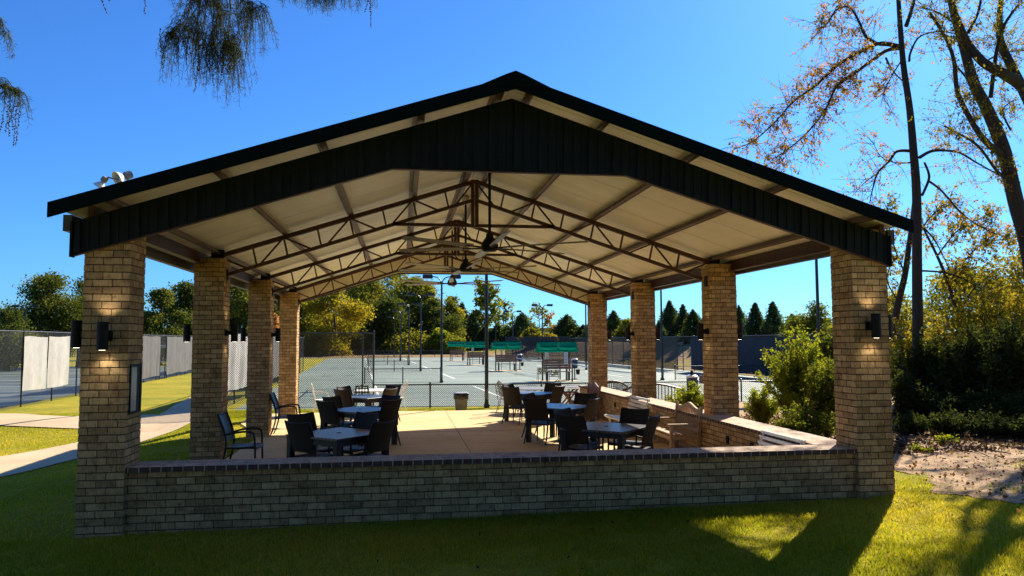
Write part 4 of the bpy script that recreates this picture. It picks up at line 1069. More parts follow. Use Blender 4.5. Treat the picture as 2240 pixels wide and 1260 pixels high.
# ball carts by the nearest shelter
def cart(label, x, y, s=1):
    t = thing('ball_cart', label, 'ball cart', (x, y, -.12)); m = MB()
    for k in range(6):
        f_ = k/5
        for zz in (.55, .85): m.tube([(-.25+.5*f_, -.2, zz), (-.25+.5*f_, .2, zz)], .008, 5)
    for zz in (.55, .65, .75, .85): m.tube([(-.25, -.2, zz), (.25, -.2, zz), (.25, .2, zz), (-.25, .2, zz), (-.25, -.2, zz)], .009, 5)
    m.build('basket', M['iron'], t)
    for sx in (-1, 1):
        for sy in (-1, 1): m = MB(); m.tube([(sx*.24, sy*.19, .85), (sx*.26, sy*.21, .05)], .012, 5); m.build('leg', M['pole'], t)
    m = MB()
    for q in range(40):
        m.lathe([(0, -.032), (.025, -.02), (.032, 0), (.025, .02), (0, .032)], (random.uniform(-.2, .2), random.uniform(-.16, .16), random.uniform(.60, .82)), 8)
    m.build('tennis_ball', plain('ball_felt', (.35, .28, .12), .9), t)
    t.scale = (s, s, s)
p = at(1212, 832, Y=27); cart('wire ball cart with tennis balls standing by the nearest net', p.x, 27, 1.0)
p = at(1187, 832, Y=30); cart('dark wire ball cart left of the other ball cart by the net', p.x, 30, 1.0)
# curved brown railing beyond the right wall
def railing(label, P, z0):
    t = thing('railing', label, 'railing', (*P[0], z0)); ox, oy = P[0]; n = 22; m = MB(); m2 = MB(); pts = []
    for i in range(n+1):
        f_ = i/n; k = f_*(len(P)-1); j = min(int(k), len(P)-2); q = k-j
        x_, y_ = P[j][0]+(P[j+1][0]-P[j][0])*q-ox, P[j][1]+(P[j+1][1]-P[j][1])*q-oy; zt = .70+.20*math.sin(math.pi*f_)
        pts.append((x_, y_, zt)); m2.tube([(x_, y_, 0), (x_, y_, zt)], .014, 5)
    m.tube(pts, .028, 8); m.tube([(a, b, .08) for a, b, c in pts], .018, 6)
    m.build('top_rail', M['railbrown'], t); m2.build('baluster', M['railbrown'], t)
railing('curved brown metal railing outside the right wall behind the third column', [(9.75, 12.2), (10.4, 11.9), (11.5, 12.0)], .02)
railing('curved brown metal railing outside the right wall by the farthest column', [(9.6, 15.6), (10.4, 15.5), (11.0, 15.9)], -.1)
# warehouse far behind the trees
t = thing('warehouse', 'long pale warehouse far behind the trees', 'warehouse', (38, 190, 0))
m = MB(); m.box(-30, 90, 0, 30, -2, 4.9); m.build('wall', M['whouse'], t)
m = MB(); m.prism([(-31, 4.9), (91, 4.9), (91, 5.5), (-31, 5.5)], -1, 31); m.build('roof', M['flash'], t)
m = MB()
for k in range(6): m.box(-24+k*19, -19+k*19, -.05, 0, -2, 3)
m.build('loading_door', M['screengrey'], t)

# ------------------------------------------------------------------ trees
def crown_pts(blobs, n, shell=.55):
    b = np.array(blobs); vol = b[:, 3]*b[:, 4]*b[:, 5]; pr = vol**.8; pr /= pr.sum()
    k = RNG.choice(len(b), n, p=pr); d = RNG.normal(size=(n, 3)); d /= np.linalg.norm(d, axis=1)[:, None]
    r = (shell + (1-shell)*RNG.random(n))**1.0 * (1 + .16*RNG.normal(size=n))
    p = b[k, :3] + d*r[:, None]*b[k, 3:6]; return p, k
def broadleaf(name, label, loc, h, w, leafkey, n=5200, seed=0, size=.30, trunk=.3, lift=.18, group=None, fill=1.0, dense=True):
    rs = np.random.default_rng(seed); t = thing(name, label, 'tree', loc, 0, group)
    nb = 26 if dense else 13; blobs = []
    for i in range(nb):
        z = lift + (1-lift)*rs.random()**.85; prof = math.sin(min(1, max(.05, (z-lift)/(1-lift)))**.75*math.pi*.86 + .28)
        a = rs.uniform(0, 6.28); rr = w/2*max(.12, prof)*math.sqrt(rs.random())*.80
        s = w*rs.uniform(.12, .22)*(.7+.5*prof); blobs.append((rr*math.cos(a), rr*math.sin(a), h*z*.93, s, s, s*rs.uniform(.55, .85)))
    blobs.append((0, 0, h*.9, w*.13, w*.13, h*.1))
    p, k = crown_pts(blobs, n, .35); tint = rs.random(len(blobs)); rnd = np.clip(.55*tint[k] + .45*RNG.random(n) + RNG.normal(0, .05, n), 0, 1)
    link_mesh('crown', leaves_mesh('crown', p, size, M['leaf_'+leafkey], rnd, .75, .1), t)
    m = MB(); m.tube([(0, 0, -.3), (.05*w*rs.uniform(-1, 1), 0, h*.35), (0, .02*w, h*.85)], [trunk, trunk*.7, trunk*.12], 8)
    for b in blobs[:9]: m.tube([(0, 0, h*(.12+.35*rs.random())), (b[0]*.5, b[1]*.5, b[2]*.75), (b[0], b[1], b[2])], [trunk*.4, trunk*.22, trunk*.05], 5)
    m.build('trunk', M['barkdark'], t, smooth=True); return t
def conifer(name, label, loc, h, w, leafkey='conifer', n=3600, seed=0, size=.26, group=None, bushy=.6, droop=.2):
    rs = np.random.default_rng(seed); t = thing(name, label, 'tree', loc, 0, group)
    u = RNG.random(n)**.62; z = h*(1-u)  # more leaf low down
    tiers = 11; tf = (z/h*tiers) % 1
    a = RNG.uniform(0, 6.283, n); ph = rs.uniform(0, 6.28, 4); lob = 1 + .20*np.sin(a*3 + z*1.7 + ph[0]) + .16*np.sin(a*5 - z*2.3 + ph[1]) + .14*np.sin(z*3.1/max(1, h*.22) + ph[2])
    rmax = w/2*np.clip((1-z/h), 0, 1)**.8*lob*(.70 + .42*(1-tf)*(1-bushy) + .30*bushy)
    r = rmax*np.sqrt(.15+.85*RNG.random(n))*(1+.17*RNG.normal(size=n))
    p = np.stack([r*np.cos(a), r*np.sin(a), z + .03*h - .12*r], 1)
    rnd = np.clip(.35 + .3*np.sin(a*3+z*2.1)*.5 + RNG.normal(0, .2, n), 0, 1)
    link_mesh('crown', leaves_mesh('crown', p, size, M['leaf_'+leafkey], rnd, .55, droop), t)
    m = MB(); m.tube([(0, 0, -.3), (0, 0, h*.97)], [.05*h*.35+.05, .01], 7); m.build('trunk', M['barkdark'], t); return t
def sparse_tree(name, label, loc, h, w, leafkey, n=900, seed=0, size=.3, group=None, nbr=26):
    rs = np.random.default_rng(seed); t = thing(name, label, 'tree', loc, 0, group); m = MB(); tips = []
    m.tube([(0, 0, -.3), (.02*h, 0, h*.5), (0, .01*h, h)], [.018*h+.03, .011*h, .004], 6)
    for i in range(nbr):
        z0 = h*rs.uniform(.18, .93); a = rs.uniform(0, 6.28); L = w*.5*rs.uniform(.5, 1.1)*(1.15-z0/h*.7); e = Vector((L*math.cos(a), L*math.sin(a), z0 + L*rs.uniform(.5, 1.2)))
        mid = Vector((e.x*.5, e.y*.5, (z0+e.z)/2-.1*L)); m.tube([(0, 0, z0), mid, e], [.012*h*.5, .006*h*.5, .006], 4)
        for q in range(8): f_ = rs.random(); tips.append(mid*(1-f_)+e*f_)
    m.build('trunk', M['bark'], t)
    T = np.array([tuple(v) for v in tips]); k = RNG.integers(0, len(T), n); p = T[k] + RNG.normal(0, w*.045, (n, 3)); rnd = np.clip(RNG.normal(.5, .25, n), 0, 1)
    link_mesh('crown', leaves_mesh('crown', p, size, M['leaf_'+leafkey], rnd, .7, .2), t); return t
def place(px, top, Yd, wpx, zb=None):
    b = at(px, top, Y=Yd); z0 = float(gz(b.x, b.y)) if zb is None else zb; dist = (Vector((b.x, b.y, 0))-Vector((CAM.x, CAM.y, 0))).dot(Vector((fw.x, fw.y, 0)).normalized())
    return (b.x, b.y, z0), b.z - z0, wpx/FPX*dist
sd_ = 100
def bl(px, top, wp, Yd, key, label, n=5200, **k):
    global sd_; sd_ += 1; Yd = Yd*1.28 if Yd > 75 else Yd; loc, h, w_ = place(px, top, Yd, wp); k.setdefault('size', max(.14, .0029*Yd)); return broadleaf(k.pop('name', 'broadleaf_tree'), label, loc, h*1.04, w_*1.32, key, int(n*2.6), sd_, **k)
def cf(px, top, wp, Yd, label, key='conifer', n=3000, **k):
    global sd_; sd_ += 1; Yd = Yd*1.28 if Yd > 75 else Yd; Yd = Yd*1.28 if Yd > 75 else Yd; loc, h, w_ = place(px, top, Yd, wp); k.setdefault('size', max(.11, .0028*Yd)); return conifer(k.pop('name', 'conifer_tree'), label, loc, h*1.03, w_*1.45, key, int(n*2.4), sd_, **k)
def sp(px, top, wp, Yd, key, label, n=700, **k):
    global sd_; sd_ += 1; Yd = Yd*1.28 if Yd > 75 else Yd; Yd = Yd*1.28 if Yd > 75 else Yd; loc, h, w_ = place(px, top, Yd, wp); k.setdefault('size', max(.16, .0040*Yd)); return sparse_tree('slender_tree', label, loc, h, w_, key, n, sd_, **k)
g1 = 'trees beyond the left courts'
bl(112, 602, 165, 64, 'oak', 'broad oak with yellow green top beyond the left fence', 7000, group=g1, lift=.1)
bl(178, 615, 120, 68, 'dark', 'dark oak partly hidden behind the nearest left column', 4500, group=g1)
bl(20, 684, 130, 58, 'dark', 'low dark spreading evergreen at the left edge of the view', 4200, group=g1, lift=.12)
bl(70, 676, 90, 62, 'dark', 'dark evergreen in front of the oak at the far left', 3200, group=g1, lift=.1)
bl(-60, 660, 170, 66, 'dark', 'dark tree just beyond the left edge of the view', 3000, group=g1)
bl(352, 638, 105, 70, 'oak', 'green oak between the first and second left columns', 5600, group=g1, lift=.08)
bl(408, 618, 110, 74, 'dark', 'dark oak behind the second left column', 5600, group=g1, lift=.08)
bl(300, 650, 90, 76, 'dark', 'dark tree just right of the nearest left column', 3000, group=g1, lift=.1)
bl(470, 628, 120, 78, 'dark', 'dark tree hidden behind the second left column', 3000, group=g1)
bl(520, 606, 120, 76, 'dark', 'dark tree between the second and third left columns', 6000, group=g1, lift=.06)
bl(590, 622, 90, 80, 'dark', 'dark tree behind the third left column', 3500, group=g1, lift=.08)
cf(553, 700, 44, 60, 'small lime green conifer between the second and third left columns', 'lime', 1500, bushy=1)
bl(601, 690, 34, 58, 'orange', 'small orange leaved tree left of the farthest left column', 1200, group=g1, lift=.1, trunk=.1)
g2 = 'woodland trees beyond the courts'
bl(668, 640, 110, 92, 'olive', 'olive green tree just right of the farthest left column', 6000, group=g2, lift=.05)
bl(728, 628, 125, 88, 'yellow', 'yellow and orange tinged tree left of centre in the woodland', 6800, group=g2, lift=.05)
bl(690, 605, 150, 112, 'dark', 'tall dark green tree behind the yellow tinged tree', 5000, group=g2, lift=.03)
bl(800, 606, 160, 104, 'olive', 'tall olive green tree at the middle of the woodland', 8200, group=g2, lift=.03)
bl(865, 588, 150, 120, 'olive', 'tallest pale green tree at the back of the woodland', 6400, group=g2, lift=.05)
bl(905, 612, 150, 108, 'olive', 'rounded yellow green tree behind the court lights', 8800, group=g2, lift=.03)
bl(850, 652, 120, 100, 'dark', 'dark tree low in the middle of the woodland', 4800, group=g2, lift=.02)
bl(950, 655, 90, 104, 'dark', 'dark green tree right of the rounded yellow green tree', 5200, group=g2, lift=.02)
bl(985, 658, 66, 108, 'olive', 'narrow yellow green tree at the right end of the woodland', 4200, group=g2, lift=.04)
bl(770, 668, 90, 96, 'dark', 'dark low tree left of the first court lights', 3800, group=g2, lift=.0)
cf(742, 716, 52, 84, 'pointed young green conifer in front of the woodland', 'conifer', 2000, bushy=.9)
cf(692, 712, 60, 80, 'rounded young conifer behind the chain link end panel', 'olive', 2200, bushy=1)
cf(662, 722, 40, 78, 'small conifer close to the farthest left column', 'conifer', 1500, bushy=.9)
bl(905, 738, 130, 98, 'olive', 'pale vine covered thicket at the wood edge', 5200, name='shrub', lift=.0, trunk=.08)
bl(968, 738, 100, 97, 'shrub', 'low tangled thicket left of the green shelters', 4600, name='shrub', lift=.0, trunk=.08)
bl(960, 722, 55, 96, 'lime', 'small bright green bush behind the tall court lights', 2200, name='shrub', lift=.0, trunk=.08)
bl(840, 748, 110, 98, 'dark', 'low dark bramble thicket at the wood edge', 3600, name='shrub', lift=.0, trunk=.06)
g3 = 'trees along the far end of the courts'
cf(1010, 668, 60, 104, 'tall narrow conifer left of the sparse poplar', 'conifer', 3200, group=g3)
cf(1032, 690, 50, 100, 'dark conifer beside the poplar trunk', 'conifer', 2400, group=g3, bushy=.9)
sp(1062, 622, 82, 104, 'poplar', 'tall loose poplar seen beside the near dark pole', 2300, group=g3, nbr=34)
sp(1100, 655, 56, 110, 'poplar', 'thin leaning poplar right of the tall loose one', 650, group=g3)
sp(990, 640, 40, 116, 'olive', 'bare topped slender tree behind the woodland', 420, group=g3)
cf(1088, 712, 56, 100, 'round dark conifer behind the second green shelter', 'conifer', 2600, group=g3, bushy=1)
cf(1060, 718, 46, 100, 'round dark conifer behind the third green shelter', 'conifer', 2200, group=g3, bushy=1)
cf(1110, 716, 40, 100, 'round dark conifer between the second and third shelters', 'conifer', 2200, group=g3, bushy=1)
cf(1142, 688, 70, 98, 'broad pine behind the second right court light', 'conifer', 3000, group=g3, bushy=.5)
bl(1162, 722, 50, 98, 'olive', 'small yellow green tree left of the nearest shelter', 2200, group=g3, lift=.05)
sp(1178, 668, 64, 108, 'olive', 'nearly bare slender tree behind the right court light', 260, group=g3, nbr=30)
sp(1202, 690, 40, 108, 'autumn', 'nearly bare thin tree in front of the warehouse', 150, group=g3, nbr=22)
bl(1196, 732, 34, 96, 'gold', 'small round golden tree in front of the warehouse', 1200, group=g3, lift=.05)
cf(1240, 692, 78, 96, 'broad rounded pine behind the nearest shelter', 'dark', 3600, group=g3, bushy=.75)
cf(1276, 714, 46, 94, 'dark conifer left of the farthest right column', 'conifer', 2400, group=g3, bushy=.9)
cf(1222, 725, 40, 94, 'small dark pine beside the broad rounded pine', 'dark', 1500, group=g3, bushy=.8)
g4 = 'conifers on the bank behind the right fence'
cf(1300, 700, 56, 88, 'dark conifer behind the farthest right column', 'conifer', 2000, group=g4)
cf(1342, 684, 58, 84, 'dark bushy conifer right of the farthest right column', 'conifer', 3200, group=g4, bushy=.8)
bl(1374, 700, 46, 82, 'olive', 'yellow green tree left of the third right column', 2400, group=g4, lift=.05)
cf(1415, 690, 50, 74, 'conifer hidden behind the third right column', 'conifer', 1800, group=g4)
cf(1464, 663, 56, 70, 'tall conifer right of the slim court light pole', 'conifer', 4200, group=g4, bushy=.3)
cf(1494, 670, 44, 68, 'narrow conifer between two taller ones, right of the slim pole', 'conifer', 3200, group=g4, bushy=.3)
cf(1516, 681, 54, 64, 'broad pale conifer left of the second right column', 'dark', 3600, group=g4, bushy=.6)
cf(1556, 676, 50, 62, 'conifer hidden behind the second right column', 'conifer', 2200, group=g4)
cf(1442, 705, 40, 66, 'low conifer left of the slim court light pole', 'conifer', 2000, group=g4, bushy=.9)
cf(1616, 672, 44, 56, 'conifer close to the right side of the second right column', 'conifer', 2600, group=g4, bushy=.5)
cf(1652, 666, 50, 52, 'pointed conifer, left one of a pair above the navy screen', 'conifer', 4200, group=g4, bushy=.5)
cf(1690, 664, 52, 50, 'pointed conifer, right one of a pair above the navy screen', 'conifer', 4200, group=g4, bushy=.75)
cf(1732, 690, 46, 46, 'dull green conifer above the big yellow green bush', 'dark', 2600, group=g4, bushy=.8)
bl(1778, 662, 110, 36, 'shrub', 'loose leafy tree behind the slim pole left of the nearest right column', 5200, group=g4, lift=.1, size=.13, trunk=.12)

# near shrubs: many arching stems each carrying leaves
def stem_shrub(label, loc, h, w, key, n=14000, seed=0, size=.06, stems=46, name='shrub', arch=.35, spiky=0):
    rs = np.random.default_rng(seed); t = thing(name, label, 'shrub', loc); P = []; T = []; m = MB()
    for i in range(stems):
        a = rs.uniform(0, 6.283); L = h*rs.uniform(.55, 1.08); r = w/2*math.sqrt(rs.random())*1.0
        x0, y0 = .12*r*math.cos(a), .12*r*math.sin(a); top = np.array([r*math.cos(a), r*math.sin(a), L*(1-.42*(r/(w/2))**2)])
        pts = []
        for k in range(9):
            f_ = k/8; pts.append(np.array([x0+(top[0]-x0)*f_**(1+arch), y0+(top[1]-y0)*f_**(1+arch), top[2]*(f_**(.85))]))
        m.tube([tuple(q) for q in pts], [.018, .016, .014, .012, .010, .008, .006, .004, .003], 4, cap=False)
        for k in range(2, 9):
            for b in range(rs.integers(3, 6)):
                f_ = rs.random(); q = pts[k-1]*(1-f_)+pts[k]*f_; d = rs.normal(size=3); d[2] = abs(d[2])*.6+.1; d /= np.linalg.norm(d); tl = w*rs.uniform(.06, .20)*(1.15-k/11)
                P.append(q); T.append(q+d*tl)
    P, T = np.array(P), np.array(T); k = RNG.integers(0, len(P), n); f_ = RNG.random((n, 1))**.7
    p = P[k]*(1-f_) + T[k]*f_ + RNG.normal(0, size*.55, (n, 3)); tw = rs.random(len(P)); rnd = np.clip(.5*tw[k] + .4*RNG.random(n) + .1, 0, 1)
    p[:, 2] = np.maximum(p[:, 2], .02)
    link_mesh('foliage', leaves_mesh('foliage', p, size, M['leaf_'+key], rnd, .55, .15), t); m.build('stem', M['barkdark'], t); return t
def ss(px, top, wp, Yd, key, label, n=14000, **k):
    global sd_; sd_ += 1; loc, h, w_ = place(px, top, Yd, wp); return stem_shrub(label, loc, h, w_, key, n, sd_, **k)
ss(1738, 712, 165, 6.6, 'lime', 'big feathery yellow green bush left of the nearest right column', 26000, size=.055, stems=90)
ss(1665, 850, 80, 7.4, 'lime', 'low pale bush at the left foot of the big feathery bush', 9000, size=.05)
ss(1800, 770, 100, 4.9, 'shrub', 'dark lower part of the bushes right behind the side wall', 12000, size=.055, stems=60)
ss(1760, 880, 150, 4.2, 'shrub', 'low weedy growth along the outside of the side wall', 7000, size=.045, stems=40)
ss(1820, 690, 100, 7.8, 'shrub', 'tall bush with large leaves close to the nearest right column', 9000, size=.10, stems=40)
ss(1508, 838, 95, 9.6, 'lime', 'light green shrub outside the wall between the second and third right columns', 7000, size=.065, stems=34)
ss(1482, 872, 70, 9.2, 'lime', 'small light green shrub beside the brown railing', 3600, size=.06, stems=24)
us = 'undergrowth bushes under the right trees'
for (px_, tp_, wp_, Yd_, key_, lb_, n_, sz_) in [
    (1985, 690, 150, 10.5, 'gold', 'golden leaved bush right of the nearest right column', 9000, .085),
    (2075, 640, 190, 11.5, 'gold', 'tall golden bush between the two right trunks', 12000, .09),
    (2180, 600, 220, 10.0, 'gold', 'tall green and yellow bush at the right edge', 14000, .085),
    (2245, 560, 170, 11.0, 'gold', 'tall yellowing bush at the far right edge of the view', 9000, .09),
    (2010, 725, 150, 7.6, 'under', 'dark leafy bush at the foot of the slim right tree', 12000, .085),
    (2105, 715, 190, 7.2, 'under', 'dark broadleaf bush in the middle of the undergrowth', 14000, .10),
    (2205, 690, 180, 6.4, 'under', 'dark broadleaf bush at the right end of the undergrowth', 14000, .095),
    (2050, 850, 150, 6.2, 'under', 'low dark bush in front of the undergrowth', 9000, .075),
    (2160, 850, 160, 5.6, 'under', 'low dark green bush by the bare dirt', 9000, .075),
    (1975, 790, 60, 6.4, 'under', 'narrow dark bush just right of the nearest right column', 5000, .07),
    (2240, 860, 110, 5.4, 'under', 'low bush at the right edge above the bare dirt', 6000, .07),
    (1998, 905, 80, 4.9, 'under', 'ankle high dark plants beside the nearest right column', 3000, .06),
    (2075, 900, 110, 4.6, 'under', 'low dark plants sprawling onto the dirt in the middle of the bed', 4200, .06),
    (2160, 905, 120, 4.2, 'under', 'low green plants sprawling onto the dirt towards the right', 4200, .06),
    (2230, 910, 120, 3.8, 'under', 'low dark plants at the right edge nearest the lawn', 4000, .06)]:
    o = ss(px_, tp_, wp_, Yd_, key_, lb_, n_, size=sz_, stems=60); o['group'] = us
for (px_, tp_, Yd_, lb_) in [(2070, 955, 3.6, 'small leafy seedling on the dirt bed beside the grass tuft'), (2015, 975, 2.9, 'pale grass tuft on the dirt bed near the column')]:
    ss(px_, tp_, 46, Yd_, 'lime', lb_, 260 if 'leafy' in lb_ else 700, size=.07 if 'leafy' in lb_ else .035, stems=12, name='weed')
# wall of distant wood behind the undergrowth so no gap shows field
for (px_, tp_, wp_, Yd_, key_, lb_) in [(1960, 640, 210, 26, 'gold', 'yellow leaved tree behind the bushes on the right'), (2100, 590, 260, 24, 'olive', 'olive tree deep in the wood on the right'), (2240, 540, 260, 22, 'gold', 'golden tree deep in the wood at the right edge'), (1880, 680, 150, 28, 'olive', 'olive tree behind the nearest right column')]:
    bl(px_, tp_, wp_, Yd_, key_, lb_, 7000, size=.13, lift=.02, trunk=.15)

broadleaf('broadleaf_tree', 'unseen yellowing tree added beyond the right edge to shade the lawn', (19.8, 4.6, .25), 8.5, 5.0, 'gold', 5200, 77, .12, trunk=.16, lift=.35)  # out-of-frame tree added so that its shade falls on the right lawn
# traced tall trees on the right
def limb_tree(label, base, limbs, key, nleaf, seed, size=.10, twig=1.0, bark='barkdark', leafz=0, name='broadleaf_tree', trunk_r=None):
    rs = np.random.default_rng(seed); t = thing(name, label, 'tree', base); bx = Vector(base); mt = MB(); ml = MB(); A = []; B = []
    for (pp, r0, r1, dy, dens) in limbs:
        n = len(pp); pts = []
        for i, (px_, py_) in enumerate(pp):
            f_ = i/max(1, n-1); yy = base[1] + dy*f_ + (.12*math.sin(i*2.1+seed) if dy else 0)
            pts.append(at(px_, py_, Y=yy) - bx)
        fine = []
        for i in range(n-1):
            for q in range(6):
                f_ = q/6; P = [pts[max(i-1, 0)], pts[i], pts[i+1], pts[min(i+2, n-1)]]
                fine.append(.5*((2*P[1]) + (-P[0]+P[2])*f_ + (2*P[0]-5*P[1]+4*P[2]-P[3])*f_*f_ + (-P[0]+3*P[1]-3*P[2]+P[3])*f_**3))
        fine.append(pts[-1]); k = len(fine); rr = [r0+(r1-r0)*i/(k-1) for i in range(k)]
        (mt if dens == 0 else ml).tube(fine, rr, 9 if r0 > .08 else 5)
        L = sum((fine[i+1]-fine[i]).length for i in range(k-1))
        for s in range(int(L*10*dens)):
            i = int((.22+.78*rs.random())*(k-2)); q = fine[i]; dv = (fine[i+1]-fine[i]).normalized()
            d = Vector(rs.normal(size=3)); d = (d.normalized()*.9 + dv*.7 + Vector((0, 0, .15))).normalized(); tl = rs.uniform(.25, .95)*twig
            e = q + d*tl + Vector((0, 0, -.12*tl)); mid = q + d*tl*.5 + Vector(rs.normal(size=3))*.05
            ml.tube([q, mid, e], [.008, .005, .002], 3, cap=False); A.append(tuple(q+d*tl*.25)); B.append(tuple(e))
            for z_ in range(2):
                d2 = (d + Vector(rs.normal(size=3))*.8).normalized(); e2 = mid + d2*tl*.55; ml.tube([mid, e2], [.004, .0015], 3, cap=False); A.append(tuple(mid)); B.append(tuple(e2))
    if mt.v: mt.build('trunk', M[bark], t, smooth=True)
    ml.build('branch', M[bark], t, smooth=True)
    A, B = np.array(A), np.array(B); w_ = rs.random(len(A))**1.5 + .05; k = RNG.choice(len(A), nleaf, p=w_/w_.sum()); f_ = RNG.random((nleaf, 1))**.8
    p = A[k]*(1-f_)+B[k]*f_ + RNG.normal(0, .035, (nleaf, 3)); tw = rs.random(len(A)); rnd = np.clip(.6*tw[k]+.4*RNG.random(nleaf), 0, 1)
    link_mesh('foliage', leaves_mesh('foliage', p, size, M['leaf_'+key], rnd, .5, .35), t); return t
c5 = lambda L: [(1500+a/2.25, b/2.25) for a, b in L]
bA = at(2006, 880, Y=9.6); bA = (bA.x, bA.y, float(gz(bA.x, bA.y))-.1)
limb_tree('slim dark tree with orange leaves on long bare limbs, right of the pavilion', bA, [
  ([(2010, 900), (2008, 760), (2006, 600), (2005, 430), (1998, 330), (1990, 240), (1976, 140), (1968, 40), (1962, -60), (1956, -190), (1950, -340), (1944, -500)], .155, .012, .0, 0),
  ([(1963, -60), (1900, -160), (1830, -230), (1760, -270)], .04, .008, -1.0, 1.3), ([(1957, -170), (2010, -270), (2060, -380)], .035, .008, .8, 1.3), ([(1950, -330), (1900, -420), (1860, -480)], .02, .005, -.5, 1.4), ([(1960, -110), (1990, -230), (1985, -330)], .03, .006, 1.2, 1.3),
  (c5([(1085, 128), (1108, 60), (1125, 0), (1150, -120)]), .06, .03, -.5, .5),
  (c5([(1056, 232), (1000, 220), (945, 215), (885, 178), (852, 105), (805, 36), (740, 50), (700, 112), (640, 150)]), .055, .010, -1.2, 1.7),
  (c5([(1050, 236), (985, 250), (900, 310), (800, 382), (740, 430), (690, 535), (610, 640), (520, 722), (420, 790)]), .06, .008, -1.6, 1.9),
  (c5([(1045, 226), (960, 212), (880, 245), (760, 312), (640, 420), (530, 500), (455, 585), (340, 690), (240, 735)]), .06, .008, -.8, 1.9),
  (c5([(985, 285), (1020, 350), (1075, 405)]), .03, .015, .4, .8),
  (c5([(1108, 742), (1040, 745), (1000, 795), (945, 850), (920, 930), (905, 1000)]), .05, .010, -1.0, .7),
  (c5([(945, 852), (880, 900), (820, 965)]), .02, .006, -.4, .8),
  (c5([(1105, 800), (1030, 800), (960, 770), (918, 690)]), .025, .006, .8, .6),
  (c5([(1150, 775), (1220, 742), (1340, 750), (1430, 800), (1600, 895)]), .05, .015, -.6, .9),
  (c5([(1100, 300), (1107, 258), (1150, 182), (1240, 155), (1330, 165), (1400, 165)]), .035, .012, .8, .8),
  (c5([(1165, 960), (1195, 890), (1195, 850), (1175, 800)]), .04, .03, .2, .3),
  (c5([(1195, 890), (1260, 940), (1370, 1060), (1500, 1140), (1640, 1190)]), .035, .010, -.8, .9),
  (c5([(1170, 1120), (1230, 1190), (1300, 1330)]), .03, .01, -.5, .6),
  (c5([(1060, 300), (990, 420), (960, 520)]), .02, .006, -.5, 1.2)], 'autumn', 14500, 11, .074, 1.2)
bB = at(2262, 900, Y=9.0); bB = (bB.x, bB.y, float(gz(bB.x, bB.y))-.1)
limb_tree('big leaning dark tree with several heavy limbs at the right edge', bB, [
  ([(2290, 900), (2275, 700), (2250, 540), (2222, 440), (2196, 330), (2160, 240), (2130, 180), (2110, 110), (2085, 20), (2070, -60), (2060, -200), (2075, -360), (2070, -520)], .25, .02, .0, 0),
  ([(2066, -120), (2000, -230), (1960, -330)], .05, .01, -.8, 1.2), ([(2064, -180), (2140, -320), (2180, -450)], .05, .01, .8, 1.2), ([(2190, -30), (2230, -170), (2240, -330), (2230, -480)], .10, .012, .6, 1.2), ([(2072, -30), (2040, -130), (1990, -170)], .04, .01, -.9, 1.2),
  (c5([(1700, 470), (1640, 410), (1560, 360), (1470, 310), (1400, 230), (1350, 130), (1310, 20), (1290, -60), (1270, -240), (1300, -420)]), .17, .02, -.5, .45),
  (c5([(1720, 560), (1650, 420), (1590, 300), (1550, 200), (1545, 80), (1560, -60), (1600, -260), (1590, -460)]), .15, .02, .6, .45),
  (c5([(1500, 480), (1530, 250), (1570, 120), (1640, 20)]), .06, .03, -.8, .9),
  (c5([(1620, 850), (1560, 770), (1480, 700), (1420, 620), (1340, 460), (1320, 300), (1280, 190), (1200, 60)]), .10, .03, -.9, .9),
  (c5([(1560, 620), (1480, 520), (1410, 420), (1330, 320)]), .05, .02, -.4, .9),
  (c5([(1640, 900), (1540, 850), (1440, 720), (1330, 650), (1270, 620)]), .05, .015, -1.2, 1.0),
  (c5([(1390, 160), (1440, 60), (1460, -50)]), .05, .02, -.3, .8),
  (c5([(1330, 120), (1240, 60), (1160, 40)]), .03, .01, -.3, 1.2),
  (c5([(1480, 300), (1560, 260), (1680, 250)]), .03, .01, .6, 1.2),
  (c5([(1600, 640), (1560, 540), (1640, 480)]), .03, .01, .6, 1.2)], 'gold', 15500, 12, .07, 1.35)
bC = at(1948, 860, Y=13.5); bC = (bC.x, bC.y, float(gz(bC.x, bC.y))-.1)
limb_tree('thin leaning mossy tree just right of the pavilion roof corner', bC, [
  ([(1946, 880), (1952, 740), (1966, 660), (1980, 600), (1988, 540), (1996, 480), (2004, 400)], .13, .06, .0, 0),
  ([(1980, 600), (1950, 520), (1940, 440)], .03, .008, .4, 2.2), ([(1988, 540), (2040, 470), (2090, 440)], .03, .008, -.4, 2.2), ([(1966, 660), (1940, 610), (1960, 560)], .03, .008, .3, 2.2)], 'gold', 1700, 13, .12, 1.0)
bD = at(2140, 860, Y=12.5); bD = (bD.x, bD.y, float(gz(bD.x, bD.y))-.1)
limb_tree('slender curved tree rising through the undergrowth on the right', bD, [
  ([(2140, 860), (2125, 760), (2095, 690), (2075, 620), (2050, 560), (2020, 500)], .09, .03, .0, 0), ([(2095, 690), (2150, 620), (2235, 700)], .03, .01, -.4, 1.2), ([(2010, 592), (2080, 600), (2160, 640), (2240, 700)], .035, .015, -.6, 1.2),
  ([(2050, 560), (2100, 500), (2170, 470)], .03, .01, .4, 1.6), ([(2075, 620), (2140, 540), (2220, 520)], .03, .01, .4, 1.8)], 'gold', 3600, 14, .11, 1.1)

